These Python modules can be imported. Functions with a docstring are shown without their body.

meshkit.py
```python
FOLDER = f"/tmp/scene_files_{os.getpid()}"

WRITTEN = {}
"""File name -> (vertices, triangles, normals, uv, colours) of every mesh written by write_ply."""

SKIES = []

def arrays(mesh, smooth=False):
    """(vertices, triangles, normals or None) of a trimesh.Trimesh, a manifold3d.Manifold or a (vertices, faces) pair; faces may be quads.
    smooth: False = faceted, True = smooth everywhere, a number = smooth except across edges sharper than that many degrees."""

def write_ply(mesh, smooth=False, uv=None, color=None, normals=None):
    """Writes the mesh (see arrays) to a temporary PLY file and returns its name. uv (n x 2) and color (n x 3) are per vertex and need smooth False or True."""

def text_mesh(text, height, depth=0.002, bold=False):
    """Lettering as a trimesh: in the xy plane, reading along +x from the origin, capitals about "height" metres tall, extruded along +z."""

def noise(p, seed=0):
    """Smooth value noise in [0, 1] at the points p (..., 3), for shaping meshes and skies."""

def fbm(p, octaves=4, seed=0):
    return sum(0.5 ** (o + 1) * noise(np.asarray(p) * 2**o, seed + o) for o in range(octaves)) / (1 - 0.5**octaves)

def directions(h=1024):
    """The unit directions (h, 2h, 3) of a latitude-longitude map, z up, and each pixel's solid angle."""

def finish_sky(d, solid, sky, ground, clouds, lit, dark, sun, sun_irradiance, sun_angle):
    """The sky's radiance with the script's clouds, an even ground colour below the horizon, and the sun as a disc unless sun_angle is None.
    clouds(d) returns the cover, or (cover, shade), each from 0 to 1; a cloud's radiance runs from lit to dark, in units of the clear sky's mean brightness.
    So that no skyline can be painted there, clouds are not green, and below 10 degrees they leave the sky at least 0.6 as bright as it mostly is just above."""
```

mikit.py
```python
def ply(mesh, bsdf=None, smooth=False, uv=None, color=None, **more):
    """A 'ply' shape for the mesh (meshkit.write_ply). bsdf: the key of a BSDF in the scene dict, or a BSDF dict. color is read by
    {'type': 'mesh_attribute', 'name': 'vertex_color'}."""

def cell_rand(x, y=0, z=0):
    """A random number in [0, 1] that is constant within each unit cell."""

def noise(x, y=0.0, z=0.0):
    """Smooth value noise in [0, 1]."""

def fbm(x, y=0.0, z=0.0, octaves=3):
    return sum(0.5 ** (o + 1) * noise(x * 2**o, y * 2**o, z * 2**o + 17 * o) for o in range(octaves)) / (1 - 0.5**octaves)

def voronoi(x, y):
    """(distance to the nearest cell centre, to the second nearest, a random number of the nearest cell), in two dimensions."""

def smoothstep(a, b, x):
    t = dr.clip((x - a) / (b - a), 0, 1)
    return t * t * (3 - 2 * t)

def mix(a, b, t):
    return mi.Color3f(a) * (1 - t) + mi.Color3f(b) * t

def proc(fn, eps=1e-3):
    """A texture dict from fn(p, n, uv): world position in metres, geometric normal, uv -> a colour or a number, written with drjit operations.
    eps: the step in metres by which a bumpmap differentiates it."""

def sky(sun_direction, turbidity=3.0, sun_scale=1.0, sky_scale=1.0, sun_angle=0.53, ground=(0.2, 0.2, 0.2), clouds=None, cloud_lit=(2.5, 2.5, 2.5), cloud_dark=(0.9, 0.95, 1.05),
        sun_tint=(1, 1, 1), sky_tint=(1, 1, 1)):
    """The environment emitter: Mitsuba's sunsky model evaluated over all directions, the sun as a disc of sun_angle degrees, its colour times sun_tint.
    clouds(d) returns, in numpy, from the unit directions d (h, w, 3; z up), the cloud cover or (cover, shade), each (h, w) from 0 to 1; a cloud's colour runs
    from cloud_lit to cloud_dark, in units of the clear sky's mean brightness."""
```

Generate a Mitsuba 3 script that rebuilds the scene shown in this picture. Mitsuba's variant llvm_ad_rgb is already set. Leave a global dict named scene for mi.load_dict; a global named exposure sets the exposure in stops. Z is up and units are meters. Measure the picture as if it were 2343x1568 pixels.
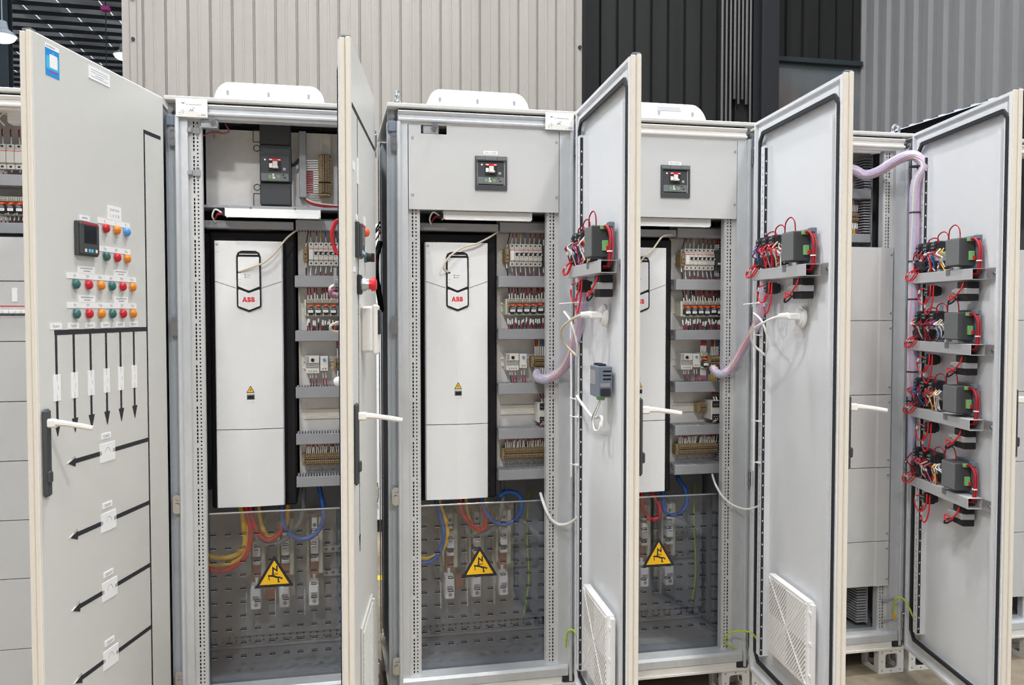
import math, random
import numpy as np, trimesh, mapbox_earcut, mitsuba as mi, mikit, meshkit
import drjit as dr
from shapely.geometry import Polygon, LineString, box as sbox
from shapely.ops import unary_union
from mitsuba import ScalarTransform4f as T4

random.seed(7); rng = np.random.default_rng(7)
scene, labels = {}, {}

# ------------------------------------------------------------------ camera, light, exposure
exposure = 0.42
YAW, PITCH = 0.2111, 0.0359
cam = np.array([0.0, -2.8838, 1.4137])
fwd = np.array([math.sin(YAW) * math.cos(PITCH), math.cos(YAW) * math.cos(PITCH), -math.sin(PITCH)])
scene['camera'] = {'type': 'perspective', 'fov': 2 * math.degrees(math.atan(1171.5 / 1955.96)), 'fov_axis': 'x',
                   'near_clip': 0.05, 'far_clip': 200.0,
                   'to_world': T4().look_at(origin=cam.tolist(), target=(cam + fwd).tolist(), up=[0, 0, 1])}
# daylight of the hall, through its open front and translucent roof: an even overcast sky
scene['hall_daylight'] = {'type': 'constant', 'radiance': {'type': 'rgb', 'value': [0.60, 0.67, 0.78]}}
LAMP_RADIANCE = [215.0, 211.0, 203.0]
# high bay lamps (x, y, z); the first two are in view far off, the rest are unseen, placed for their light, with added fill in front
LAMPS = [(-6.95, 18.0, 7.45), (-5.75, 24.0, 8.85), (-2.9, 0.2, 7.4), (1.9, -0.9, 7.6), (-2.2, -3.4, 7.4), (2.2, -4.6, 6.2), (-1.4, -5.8, 5.4), (0.3, 0.9, 7.6)]

# ------------------------------------------------------------------ materials
def bs(name, rgb, rough=0.5, metal=0.0, spec=0.5, coat=0.0, wrap=True, **more):
    c = rgb if isinstance(rgb, dict) else {'type': 'rgb', 'value': list(rgb)}
    b = {'type': 'principled', 'base_color': c, 'roughness': rough, 'metallic': metal, 'specular': spec, **more}
    if coat: b.update(clearcoat=coat, clearcoat_gloss=0.9)
    scene['mat_' + name] = {'type': 'twosided', 'bsdf': b} if wrap else b
def diffuse(name, rgb):
    c = rgb if isinstance(rgb, dict) else {'type': 'rgb', 'value': list(rgb)}
    scene['mat_' + name] = {'type': 'twosided', 'bsdf': {'type': 'diffuse', 'reflectance': c}}

def zinc_fn(p, n, uv):
    a = mikit.fbm(p.x * 60 + 3, p.y * 60, p.z * 22, 3)
    s = mikit.fbm(p.x * 11, p.y * 11, p.z * 1.3, 2)
    v = 0.60 + 0.08 * (a - 0.5) + 0.12 * (s - 0.5)
    return mi.Color3f(v * 0.97, v * 1.0, v * 1.03)
def plate_fn(p, n, uv):
    a = mikit.fbm(p.x * 45, p.y * 45 + 7, p.z * 45, 3)
    s = mikit.fbm(p.x * 6 + 5, p.y * 6, p.z * 6, 3)
    v = 0.74 + 0.10 * (a - 0.5) + 0.26 * (s - 0.5)
    return mi.Color3f(v * 1.0, v * 0.975, v * 0.94)
def beige_fn(p, n, uv):
    s = mikit.fbm(p.x * 26, 2.0, p.z * 0.5, 3)
    b = mikit.fbm(p.x * 2.2, 5.0, p.z * 1.1, 3)
    v = 1.0 + 0.16 * (s - 0.5) + 0.10 * (b - 0.5)
    return mi.Color3f(0.33 * v, 0.312 * v, 0.287 * v)
def dark_fn(p, n, uv):
    s = mikit.fbm(p.x * 9, p.y * 9, p.z * 0.8, 3)
    v = 1.0 + 0.5 * (s - 0.5)
    return mi.Color3f(0.020 * v, 0.0205 * v, 0.0205 * v)
def greywall_fn(p, n, uv):
    s = mikit.fbm(p.x * 5, p.y * 20, p.z * 0.6, 3)
    v = 1.0 + 0.22 * (s - 0.5)
    return mi.Color3f(0.225 * v, 0.228 * v, 0.237 * v)
def floor_fn(p, n, uv):
    a = mikit.fbm(p.x * 3, p.y * 3, 0.0, 4)
    b = mikit.fbm(p.x * 30, p.y * 30, 4.0, 3)
    v = 0.29 + 0.20 * (a - 0.5) + 0.12 * (b - 0.5)
    return mi.Color3f(v * 1.0, v * 0.83, v * 0.62)
def roof_fn(p, n, uv):
    a = mikit.cell_rand(p.x * 0.9 + p.y * 0.12, p.y * 0.8, 1)
    s = mikit.fbm(p.x * 1.5, p.y * 3.0, 3.0, 2)
    v = 0.50 + 0.22 * (a - 0.5) + 0.2 * (s - 0.5)
    return mi.Color3f(v, v * 0.99, v * 1.0)
def steel_fn(p, n, uv):
    a = mikit.fbm(p.x * 2.5, p.z * 2.5, 1.0, 3); b = mikit.fbm(p.x * 2 + 9, p.z * 3, 6.0, 2)
    v = 0.17 + 0.10 * (a - 0.5)
    return mi.Color3f(v * (0.66 + 0.45 * b), v * 0.93, v * (1.12 - 0.3 * b))
P = mikit.proc
bs('paint', (0.58, 0.575, 0.54), 0.38, spec=0.4)
bs('paint_inner', (0.68, 0.695, 0.72), 0.42, spec=0.35)
bs('panel', (0.52, 0.52, 0.515), 0.42, spec=0.35)
bs('zinc', P(zinc_fn), 0.42, metal=0.35)
bs('plate', P(plate_fn), 0.5, metal=0.2)
bs('chrome', (0.52, 0.53, 0.55), 0.2, metal=0.95)
bs('rail', (0.76, 0.74, 0.66), 0.4, metal=0.1)
bs('steel', (0.50, 0.51, 0.52), 0.35, metal=0.7)
bs('cream', (0.72, 0.70, 0.66), 0.45, spec=0.3)
bs('drive', (0.74, 0.74, 0.74), 0.5, spec=0.3)
bs('white', (0.80, 0.80, 0.79), 0.45, spec=0.3)
bs('fanwhite', (0.86, 0.87, 0.88), 0.5, spec=0.3)
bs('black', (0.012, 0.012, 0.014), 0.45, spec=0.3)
bs('edgecream', (0.66, 0.61, 0.53), 0.45, spec=0.3)
bs('rubber', (0.025, 0.027, 0.032), 0.6, spec=0.3)
bs('darkgrey', (0.055, 0.058, 0.06), 0.5, spec=0.3)
bs('midgrey', (0.16, 0.17, 0.175), 0.45, spec=0.3)
bs('slate', (0.16, 0.19, 0.235), 0.5, spec=0.3)
bs('duct', (0.30, 0.305, 0.32), 0.5, spec=0.3)
bs('device', (0.66, 0.64, 0.59), 0.5, spec=0.3)
bs('brown', (0.30, 0.215, 0.115), 0.5, spec=0.3)
bs('red', (0.62, 0.012, 0.02), 0.35, spec=0.5)
bs('redwire', (0.30, 0.008, 0.018), 0.45, spec=0.4)
bs('orange', (0.85, 0.10, 0.02), 0.4)
bs('amber', (0.62, 0.19, 0.008), 0.3, coat=0.3)
bs('redlens', (0.46, 0.006, 0.014), 0.3, coat=0.3)
bs('tealens', (0.025, 0.105, 0.10), 0.3, coat=0.3)
bs('bluelens', (0.07, 0.25, 0.56), 0.3, coat=0.3)
bs('blue', (0.02, 0.10, 0.38), 0.4)
bs('yellow', (0.80, 0.47, 0.01), 0.45)
bs('signyellow', (0.88, 0.50, 0.01), 0.45)
bs('earth', (0.42, 0.56, 0.05), 0.45)
bs('green', (0.20, 0.45, 0.16), 0.5)
bs('creamwire', (0.62, 0.55, 0.43), 0.5)
bs('copper', (0.32, 0.13, 0.09), 0.45, metal=0.3)
bs('base', (0.50, 0.49, 0.40), 0.5)
bs('ink', (0.03, 0.03, 0.035), 0.6, spec=0.2)
bs('paleink', (0.36, 0.36, 0.37), 0.6, spec=0.2)
bs('wrap', (0.44, 0.44, 0.58), 0.35, spec=0.5)
bs('pinkwire', (0.62, 0.30, 0.40), 0.4)
bs('paleyellow', (0.74, 0.64, 0.42), 0.4)
bs('paleblue', (0.40, 0.44, 0.66), 0.4)
bs('lilac', (0.30, 0.29, 0.40), 0.4)
bs('trunking', (0.43, 0.435, 0.45), 0.45)
bs('zinc_shaded', (0.37, 0.41, 0.45), 0.4, metal=0.2)  # zinc darkened so its colour carries the shade of the post recesses
bs('purplewire', (0.40, 0.12, 0.22), 0.45)
bs('screen', (0.012, 0.014, 0.018), 0.15, coat=0.5)
bs('stickerblue', (0.02, 0.25, 0.60), 0.35)
bs('stickerteal', (0.08, 0.45, 0.66), 0.35)
bs('magenta', (0.45, 0.03, 0.22), 0.4)
bs('beigewall', P(beige_fn), 0.5, spec=0.3)
bs('darkwall', P(dark_fn), 0.55, spec=0.3)
bs('greywall', P(greywall_fn), 0.5, spec=0.3)
bs('hallwall', (0.30, 0.29, 0.27), 0.6)
bs('steelsheet', P(steel_fn), 0.45, spec=0.4)
diffuse('floor', P(floor_fn))
scene['mat_roof'] = {'type': 'principledthin', 'base_color': P(roof_fn), 'roughness': 0.6, 'diff_trans': 1.0, 'spec_trans': 0.0}
bs('purlin', (0.022, 0.034, 0.040), 0.6)
bs('pipe', (0.13, 0.13, 0.13), 0.4, metal=0.4)
scene['mat_plexi'] = {'type': 'thindielectric', 'int_ior': 1.49, 'specular_transmittance': {'type': 'rgb', 'value': [0.84, 0.86, 0.89]}}
bs('slot_dark', (0.03, 0.034, 0.055), 0.4)  # dark colour that makes the guard slots look shaded
bs('plate_shaded', (0.31, 0.325, 0.345), 0.5, metal=0.2)  # same galvanised plate, darker to put the dim bay shade into its colour

# ------------------------------------------------------------------ mesh helpers
def cat(*ms):
    ms = [m for g in ms for m in (g if isinstance(g, (list, tuple)) else [g])]
    return trimesh.util.concatenate(ms)
_hull = {}
def box(x0, x1, y0, y1, z0, z1, c=0.0):
    lo, hi = np.array([min(x0, x1), min(y0, y1), min(z0, z1)]), np.array([max(x0, x1), max(y0, y1), max(z0, z1)])
    if not c:
        m = trimesh.creation.box(extents=hi - lo); m.apply_translation((lo + hi) / 2); return m
    c = min(c, 0.45 * (hi - lo).min())
    pts = []
    for sx in (0, 1):
        for sy in (0, 1):
            for sz in (0, 1):
                s = np.array([sx, sy, sz]); q = np.where(s, hi, lo); d = np.where(s, -c, c)
                for k in range(3):
                    e = q + d; e[k] = q[k]; pts.append(e)
    return trimesh.convex.convex_hull(np.array(pts))
def remap(m, A, off=(0, 0, 0)):
    A = np.asarray(A, float); v = np.asarray(m.vertices) @ A.T + np.asarray(off, float); f = np.asarray(m.faces)
    if np.linalg.det(A) < 0: f = f[:, ::-1]
    return trimesh.Trimesh(v, f, process=False)
FRONT = [[1, 0, 0], [0, 0, -1], [0, 1, 0]]      # (a, b, c) -> (x, -c, z): faces -y
OUTER = [[-1, 0, 0], [0, 0, 1], [0, 1, 0]]      # reads from +y, along -x
PLAN = [[1, 0, 0], [0, 1, 0], [0, 0, 1]]
SIDE = [[0, 0, 1], [1, 0, 0], [0, 1, 0]]        # (a, b, c) -> y=a, z=b, x=c
def rings(poly):
    out = []
    for g in getattr(poly, 'geoms', [poly]):
        if g.geom_type != 'Polygon' or g.area < 1e-12: continue
        out.append(np.array(g.exterior.coords)[:-1]); out += [np.array(r.coords)[:-1] for r in g.interiors]
    return out
def ext(poly, t, A=FRONT, off=(0, 0, 0)):
    """polygon (shapely, points or list of rings) of thickness t, mapped by A"""
    if not hasattr(poly, 'geom_type') and np.ndim(poly[0]) == 1: poly = [poly]
    if hasattr(poly, 'geom_type'): G = [[rings(g)[0]] + rings(g)[1:] for g in getattr(poly, 'geoms', [poly]) if rings(g)]
    else: G = [[np.asarray(r, float) for r in poly]]
    out = []
    for R in G:
        V = np.vstack(R); n = len(V)
        tri = np.asarray(mapbox_earcut.triangulate_float64(V, np.cumsum([len(r) for r in R]).astype(np.uint32))).reshape(-1, 3).astype(int)
        e1, e2 = V[tri[:, 1]] - V[tri[:, 0]], V[tri[:, 2]] - V[tri[:, 0]]; ar = e1[:, 0] * e2[:, 1] - e1[:, 1] * e2[:, 0]; tri[ar < 0] = tri[ar < 0][:, ::-1]
        F = [tri[:, ::-1], tri + n]; o = 0
        for k, r in enumerate(R):
            m = len(r); i = np.arange(m); j = (i + 1) % m; x_, y_ = r[:, 0], r[:, 1]
            ccw = (x_[i] * y_[j] - x_[j] * y_[i]).sum() > 0
            if ccw != (k == 0): i, j = j, i
            i, j = i + o, j + o; F += [np.stack([i, j, j + n], 1), np.stack([i, j + n, i + n], 1)]; o += m
        out.append(trimesh.Trimesh(np.vstack([np.c_[V, np.zeros(n)], np.c_[V, np.full(n, t)]]), np.vstack(F), process=False))
    return remap(cat(out), A, off)
def rrect(x0, x1, y0, y1, r, n=4):
    return sbox(x0 + r, y0 + r, x1 - r, y1 - r).buffer(r, quad_segs=n)
def cyl(p, q, r, n=12, r2=None):
    p, q = np.asarray(p, float), np.asarray(q, float); d = q - p; L = np.linalg.norm(d); d /= L
    a = np.cross(d, [0.3, 0.2, 0.9]); a /= np.linalg.norm(a); b = np.cross(d, a)
    th = np.linspace(0, 2 * np.pi, n, endpoint=False); ring = np.cos(th)[:, None] * a + np.sin(th)[:, None] * b
    r2 = r if r2 is None else r2
    v = np.vstack([p + ring * r, q + ring * r2, [p], [q]]); f = []
    for i in range(n):
        j = (i + 1) % n
        f += [[i, j, n + j], [i, n + j, n + i], [2 * n, j, i], [2 * n + 1, n + i, n + j]]
    return trimesh.Trimesh(v, f, process=False)
def spline(pts, n=5):
    P_ = np.asarray(pts, float)
    if len(P_) < 3 or n <= 1: return P_
    Q = np.vstack([2 * P_[0] - P_[1], P_, 2 * P_[-1] - P_[-2]]); out = []
    for i in range(1, len(Q) - 2):
        for t in np.linspace(0, 1, n, endpoint=False):
            a, b, c, d = Q[i - 1], Q[i], Q[i + 1], Q[i + 2]
            out.append(0.5 * (2 * b + (c - a) * t + (2 * a - 5 * b + 4 * c - d) * t ** 2 + (3 * b - a - 3 * c + d) * t ** 3))
    return np.array(out + [P_[-1]])
def tube(pts, r, n=8, sub=5):
    p = spline(pts, sub); m = len(p); t = np.gradient(p, axis=0); t /= np.linalg.norm(t, axis=1)[:, None] + 1e-12
    a = np.cross(t[0], [0.31, 0.22, 0.92]); a /= np.linalg.norm(a); V = []; th = np.linspace(0, 2 * np.pi, n, endpoint=False)
    for i in range(m):
        a = a - t[i] * (a @ t[i]); a /= np.linalg.norm(a); b = np.cross(t[i], a)
        rr = r[i * (len(r) - 1) // max(m - 1, 1)] if hasattr(r, '__len__') else r
        V.append(p[i] + rr * (np.cos(th)[:, None] * a + np.sin(th)[:, None] * b))
    V = np.vstack(V + [p[:1], p[-1:]]); F = []
    for i in range(m - 1):
        for j in range(n):
            k = (j + 1) % n; F += [[i * n + j, i * n + k, (i + 1) * n + k], [i * n + j, (i + 1) * n + k, (i + 1) * n + j]]
    for j in range(n):
        k = (j + 1) % n; F += [[m * n, k, j], [m * n + 1, (m - 1) * n + j, (m - 1) * n + k]]
    return trimesh.Trimesh(V, F, process=False)
def ball(c, r, s=(1, 1, 1), sub=2):
    m = trimesh.creation.icosphere(subdivisions=sub, radius=r); m.apply_scale(s); m.apply_translation(c); return m
_txt = {}
def text(s, h, A, off, depth=0.0006, bold=False, center=False, fit=None):
    k = (s, bold)
    if k not in _txt: _txt[k] = meshkit.text_mesh(s, 1.0, 1.0, bold)
    m = _txt[k].copy(); w = m.bounds[1][0] - m.bounds[0][0]
    sx = h if fit is None else fit / w
    m.apply_scale([sx, h, depth])
    if center: m.apply_translation([-(m.bounds[0][0] + m.bounds[1][0]) / 2, 0, 0])
    return remap(m, A, off)

_ply = {}
_used = set()
def uniq(k):
    if k not in _used: _used.add(k); return k
    i = 1
    while f'{k}_{i:03d}' in _used: i += 1
    k = f'{k}_{i:03d}'; _used.add(k); return k
def thing(name, label=None, category=None, group=None, kind=None):
    k = uniq(name); d = {}
    if label: d['label'] = label
    if category: d['category'] = category
    if group: d['group'] = group
    if kind: d['kind'] = kind
    labels[k] = d; return k
def put(key, mesh, mat, T=None, smooth=False):
    """one shape under this very key; mesh may be a function (built once, shared between copies)"""
    if callable(mesh):
        ck = (mesh, mat)
        if ck not in _ply: _ply[ck] = mikit.ply(mesh(), 'mat_' + mat, smooth)
        d = dict(_ply[ck])
    else: d = mikit.ply(mesh, 'mat_' + mat, smooth)
    if T is not None: d['to_world'] = T
    scene[key] = d; return key
def part(parent, name, mesh, mat, T=None, smooth=False, label=None, kind=None):
    k = put(uniq(parent + '__' + name), mesh, mat, T, smooth)
    d = {}
    if label: d['label'] = label
    if kind: d['kind'] = kind
    if d: labels[k] = d
    return k
def one(name, label, category, mesh, mat, T=None, smooth=False, group=None):
    return put(thing(name, label, category, group), mesh, mat, T, smooth)
def struct(name, mesh, mat, smooth=False, T=None):
    _used.add(name); labels[name] = {'kind': 'structure'}
    return put(name, mesh, mat, T, smooth)
_shared = {}
def S(key, fn):
    """a builder that is shared under this key"""
    return _shared.setdefault(key, fn)

# ------------------------------------------------------------------ where the cabinets and doors stand
W, D, H = 0.658, 0.60, 2.0
CX = [-1.1790, -0.5057, 0.1931, 0.8594, 1.5446, 2.2160]
CY = [0.0201, 0.0201, -0.0235, -0.0239, 0.0275, 0.0275]
CZ = [0.0999, 0.0999, 0.1030, 0.0964, 0.0979, 0.0979]
def CT(i): return T4().translate([CX[i], CY[i], CZ[i]])
CAB = ['the cut-off leftmost cabinet', 'the left drive cabinet', 'the middle drive cabinet', 'the right drive cabinet',
       'the grey panelled cabinet', 'the cabinet at the right edge']
HINGE = [None, (-0.516, 0.010, 0.0999), (0.141, 0.010, 0.0999), (0.851, -0.033, 0.103), (1.517, -0.034, 0.096), (2.203, 0.018, 0.098)]
ANG = [0, 73.495, 81.65, 86.511, 84.013, 78.207]
DZTOP = [0, 1.989, 2.017, 2.003, 2.001, 2.0]
def DT(i):
    a = math.radians(ANG[i]); h = HINGE[i]
    return T4([[-math.cos(a), math.sin(a), 0, h[0]], [-math.sin(a), -math.cos(a), 0, h[1]], [0, 0, 1, h[2]], [0, 0, 0, 1]])
def dpt(i, r, o, z):
    a = math.radians(ANG[i]); h = HINGE[i]
    return np.array([h[0] - math.cos(a) * r + math.sin(a) * o, h[1] - math.sin(a) * r - math.cos(a) * o, h[2] + z])
def cpt(i, u, y, z): return np.array([CX[i] + u, CY[i] + y, CZ[i] + z])
DOOR = ['', 'the leftmost door', 'the second door', 'the third door', 'the fourth door', 'the rightmost door']

# ------------------------------------------------------------------ the hall
struct('floor', box(-40, 40, -40, 60, -0.1, 0.0), 'floor')
def corrugated(x0, n, pitch, z0, z1, prof, thick=0.004):
    pts = []
    for k in range(n):
        pts += [(x0 + pitch * (k + a), d) for a, d in prof]
    pts.append((x0 + n * pitch, prof[0][1]))
    top = pts; bot = [(a, d + thick) for a, d in reversed(pts)]
    return ext([np.array(bot + top)[:, :][::-1]], z1 - z0, PLAN, (0, 0, z0))
BEIGE = [(0, 0.0), (0.36, 0.0), (0.39, -0.003), (0.46, -0.003), (0.49, 0.0), (0.86, 0.0), (0.885, 0.020), (0.94, 0.020), (0.985, 0.0)]
labels['wall_back'] = {'kind': 'structure'}; _used.add('wall_back')
x = -0.963 - 0.9 * 0.1499 - 2 * 0.1499
for k, n in enumerate((4, 5, 5, 5, 3)):
    n_ = n
    part('wall_back', 'panel', corrugated(x, n_, 0.1499, 0.0, 7.5, BEIGE), 'beigewall', T4().translate([0, 3.6, 0])); x += n_ * 0.1499
part('wall_back', 'edge_trim', box(x, x + 0.045, 3.585, 3.66, 0, 7.5, 0.004), 'beigewall')
for z in (2.95, 3.47, 3.99): part('wall_back', 'bolt', cyl((x + 0.024, 3.585, z), (x + 0.024, 3.572, z), 0.014, 8), 'rubber')
part('wall_back', 'edge_trim', box(-1.345, -1.300, 3.585, 3.66, 0, 7.5, 0.004), 'beigewall')
for z in (3.32, 3.6): part('wall_back', 'bolt', cyl((-1.322, 3.585, z), (-1.322, 3.572, z), 0.012, 8), 'rubber')
DARK = [(0, 0.0), (0.80, 0.0), (0.86, 0.030), (0.93, 0.030), (0.985, 0.0)]
labels['wall_dark'] = {'kind': 'structure'}; _used.add('wall_dark')
x = 2.286 - 2 * 0.1555 - 0.9 * 0.1555
for n in (4, 4, 5): part('wall_dark', 'panel', corrugated(x, n, 0.1555, 0.0, 7.5, DARK), 'darkwall', T4().translate([0, 4.2, 0])); x += n * 0.1555
for x, n in ((3.88, 3), (4.39, 3)): part('wall_dark', 'panel', corrugated(x, n, 0.17, 3.68, 7.5, DARK), 'darkwall', T4().translate([0, 4.205, 0]))
struct('wall_return', box(1.96, 1.99, 3.66, 4.3, 0, 7.5), 'darkwall')
labels['door_1'] = {'kind': 'structure'}; _used.add('door_1')
part('door_1', 'leaf', box(3.885, 4.79, 4.22, 4.26, 0, 3.66, 0.004), 'steelsheet')
part('door_1', 'lintel', box(3.86, 4.79, 4.16, 4.24, 3.655, 3.70, 0.004), 'purlin')
GREY = [(0, 0.0), (0.34, 0.0), (0.44, 0.032), (0.86, 0.032), (0.96, 0.0)]
labels['wall_right'] = {'kind': 'structure'}; _used.add('wall_right')
WR = T4([[0, 1, 0, 4.79], [-1, 0, 0, 4.25], [0, 0, 1, 0], [0, 0, 0, 1]])
x = 0.0
for n in (4, 4, 4, 4, 4): part('wall_right', 'panel', corrugated(x, n, 0.178, 2.99, 7.5, GREY), 'greywall', WR); x += n * 0.178
struct('wall_right_base', box(4.88, 4.95, 0.6, 4.25, 0, 3.0), 'darkwall')
one('steel_column', 'black steel column beside the row of conduits on the dark wall', 'column',
    cat(box(3.70, 3.86, 4.00, 4.02, 0, 7.5, 0.003), box(3.77, 3.79, 4.02, 4.18, 0, 7.5), box(3.70, 3.86, 4.16, 4.18, 0, 7.5, 0.003)), 'rubber')
for k, (px, zb) in enumerate(((3.395, 0.2), (3.435, 0.2), (3.475, 0.2), (3.515, 3.42), (3.552, 3.38), (3.590, 3.42), (3.628, 3.38), (3.665, 0.2))):
    one('conduit_pipe', f'thin steel conduit on the dark corrugated wall, {["first", "second", "third", "fourth", "fifth", "sixth", "seventh", "eighth"][k]} from the left', 'pipe',
        tube([(px, 4.15, 7.5), (px, 4.15, zb + 0.2), (px + 0.004, 4.155, zb)], 0.0125 if k % 3 else 0.015, 8, 2), 'pipe', smooth=True, group='conduits on the dark wall')
# roof of the next bay, seen past the left end of the beige wall
RZ = 10.4
labels['ceiling'] = {'kind': 'structure'}; _used.add('ceiling')
ys = [RZ_ for RZ_ in np.arange(21.6, 46, 0.83)]
sheet = S('roofsheet', lambda: box(0, 1.16, 0, 0.80, 0, 0.02))
lap = S('rooflap', lambda: box(0, 0.05, 0, 0.80, -0.02, 0.03))
for a in ys:
    for b in range(11):
        xx = -15.2 + 1.2 * b + 0.12 * (a - 21.6)
        part('ceiling', 'sheet', sheet, 'roof', T4().translate([xx, a + 0.02, RZ + 0.13]).rotate([0, 1, 0], 1.2))
pl = S('purlin', lambda: box(-20, 0, 0, 0.06, -0.085, 0.03))
for a in ys: part('ceiling', 'purlin', pl, 'purlin', T4().translate([0, a, RZ + 0.10]))
struct('wall_front_added', box(-16, 14, -15.3, -15.0, 0, 7.5), 'hallwall')  # unseen hall wall, added to cut the low sky light
struct('wall_left_added', box(-14.3, -14.0, -15, 14, 0, 8.0), 'hallwall')  # also unseen, added to hold back low sky light from the left
struct('wall_far', box(-40, 8, 46.5, 46.7, 0, 11.5), 'darkwall')
one('hall_column', 'dark steel hall column far behind the leftmost open door', 'column', cat(box(-7.52, -7.17, 19.0, 19.03, 0, 10.4), box(-7.37, -7.32, 19.03, 19.3, 0, 10.4), box(-7.52, -7.17, 19.3, 19.33, 0, 10.4)), 'purlin')
one('drop_rod', 'thin rod hanging from a red bracket under the roof', 'rod', cat(cyl((-5.89, 22.55, 10.45), (-5.89, 22.55, 8.0), 0.014, 6)), 'rubber')
one('beam_clamp', 'small red bracket holding the hanging rod under the roof', 'bracket', box(-6.0, -5.78, 22.45, 22.65, 9.62, 9.74, 0.01), 'magenta')

def high_bay(k, p):
    far = k < 2
    t = thing('high_bay_lamp', ('glowing high bay lamp beside the far column at the left edge' if k == 0 else 'glowing high bay lamp against the roof beside the beige wall') if far else f'unseen high bay lamp overhead, placed for its light, {["", "", "rear left", "rear right", "front left", "front left corner", "far left", "middle back"][k]}', 'lamp', None if far else 'unseen high bay lamps over the aisle')
    x, y, z = p; R = 0.30
    prof = [(0.06, 0.34), (0.10, 0.32), (0.13, 0.16), (R, 0.02), (R, 0.0), (R - 0.012, 0.0), (0.12, 0.15), (0.05, 0.30)]
    n = 24; V = []; F = []
    for i in range(n):
        a = 2 * math.pi * i / n
        V += [(x + r * math.cos(a), y + r * math.sin(a), z + h) for r, h in prof]
    m = len(prof)
    for i in range(n):
        for j in range(m - 1):
            a, b = i * m + j, ((i + 1) % n) * m + j
            F += [[a, b, b + 1], [a, b + 1, a + 1]]
    part(t, 'reflector', trimesh.Trimesh(V, F, process=False), 'steel', smooth=30)
    disc = [(R * 0.93 * math.cos(a), R * 0.93 * math.sin(a)) for a in np.linspace(0, 2 * math.pi, 24, endpoint=False)]
    V = [(x, y, z + 0.012)] + [(x + a, y + b, z + 0.012) for a, b in disc]
    F = [[0, 1 + (i + 1) % 24, 1 + i] for i in range(24)]
    kk = part(t, 'lens', ball((x, y, z), 0.27, (1, 1, 0.55), 2) if far else trimesh.Trimesh(V, F, process=False), 'white')
    f = 0.02 if far else 1.0
    scene[kk]['emitter'] = {'type': 'area', 'radiance': {'type': 'rgb', 'value': [c * f for c in LAMP_RADIANCE]}}
    part(t, 'hanger', cyl((x, y, z + 0.33), (x, y, 10.46 if far else z + 2.5), 0.012, 6), 'steel')
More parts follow.
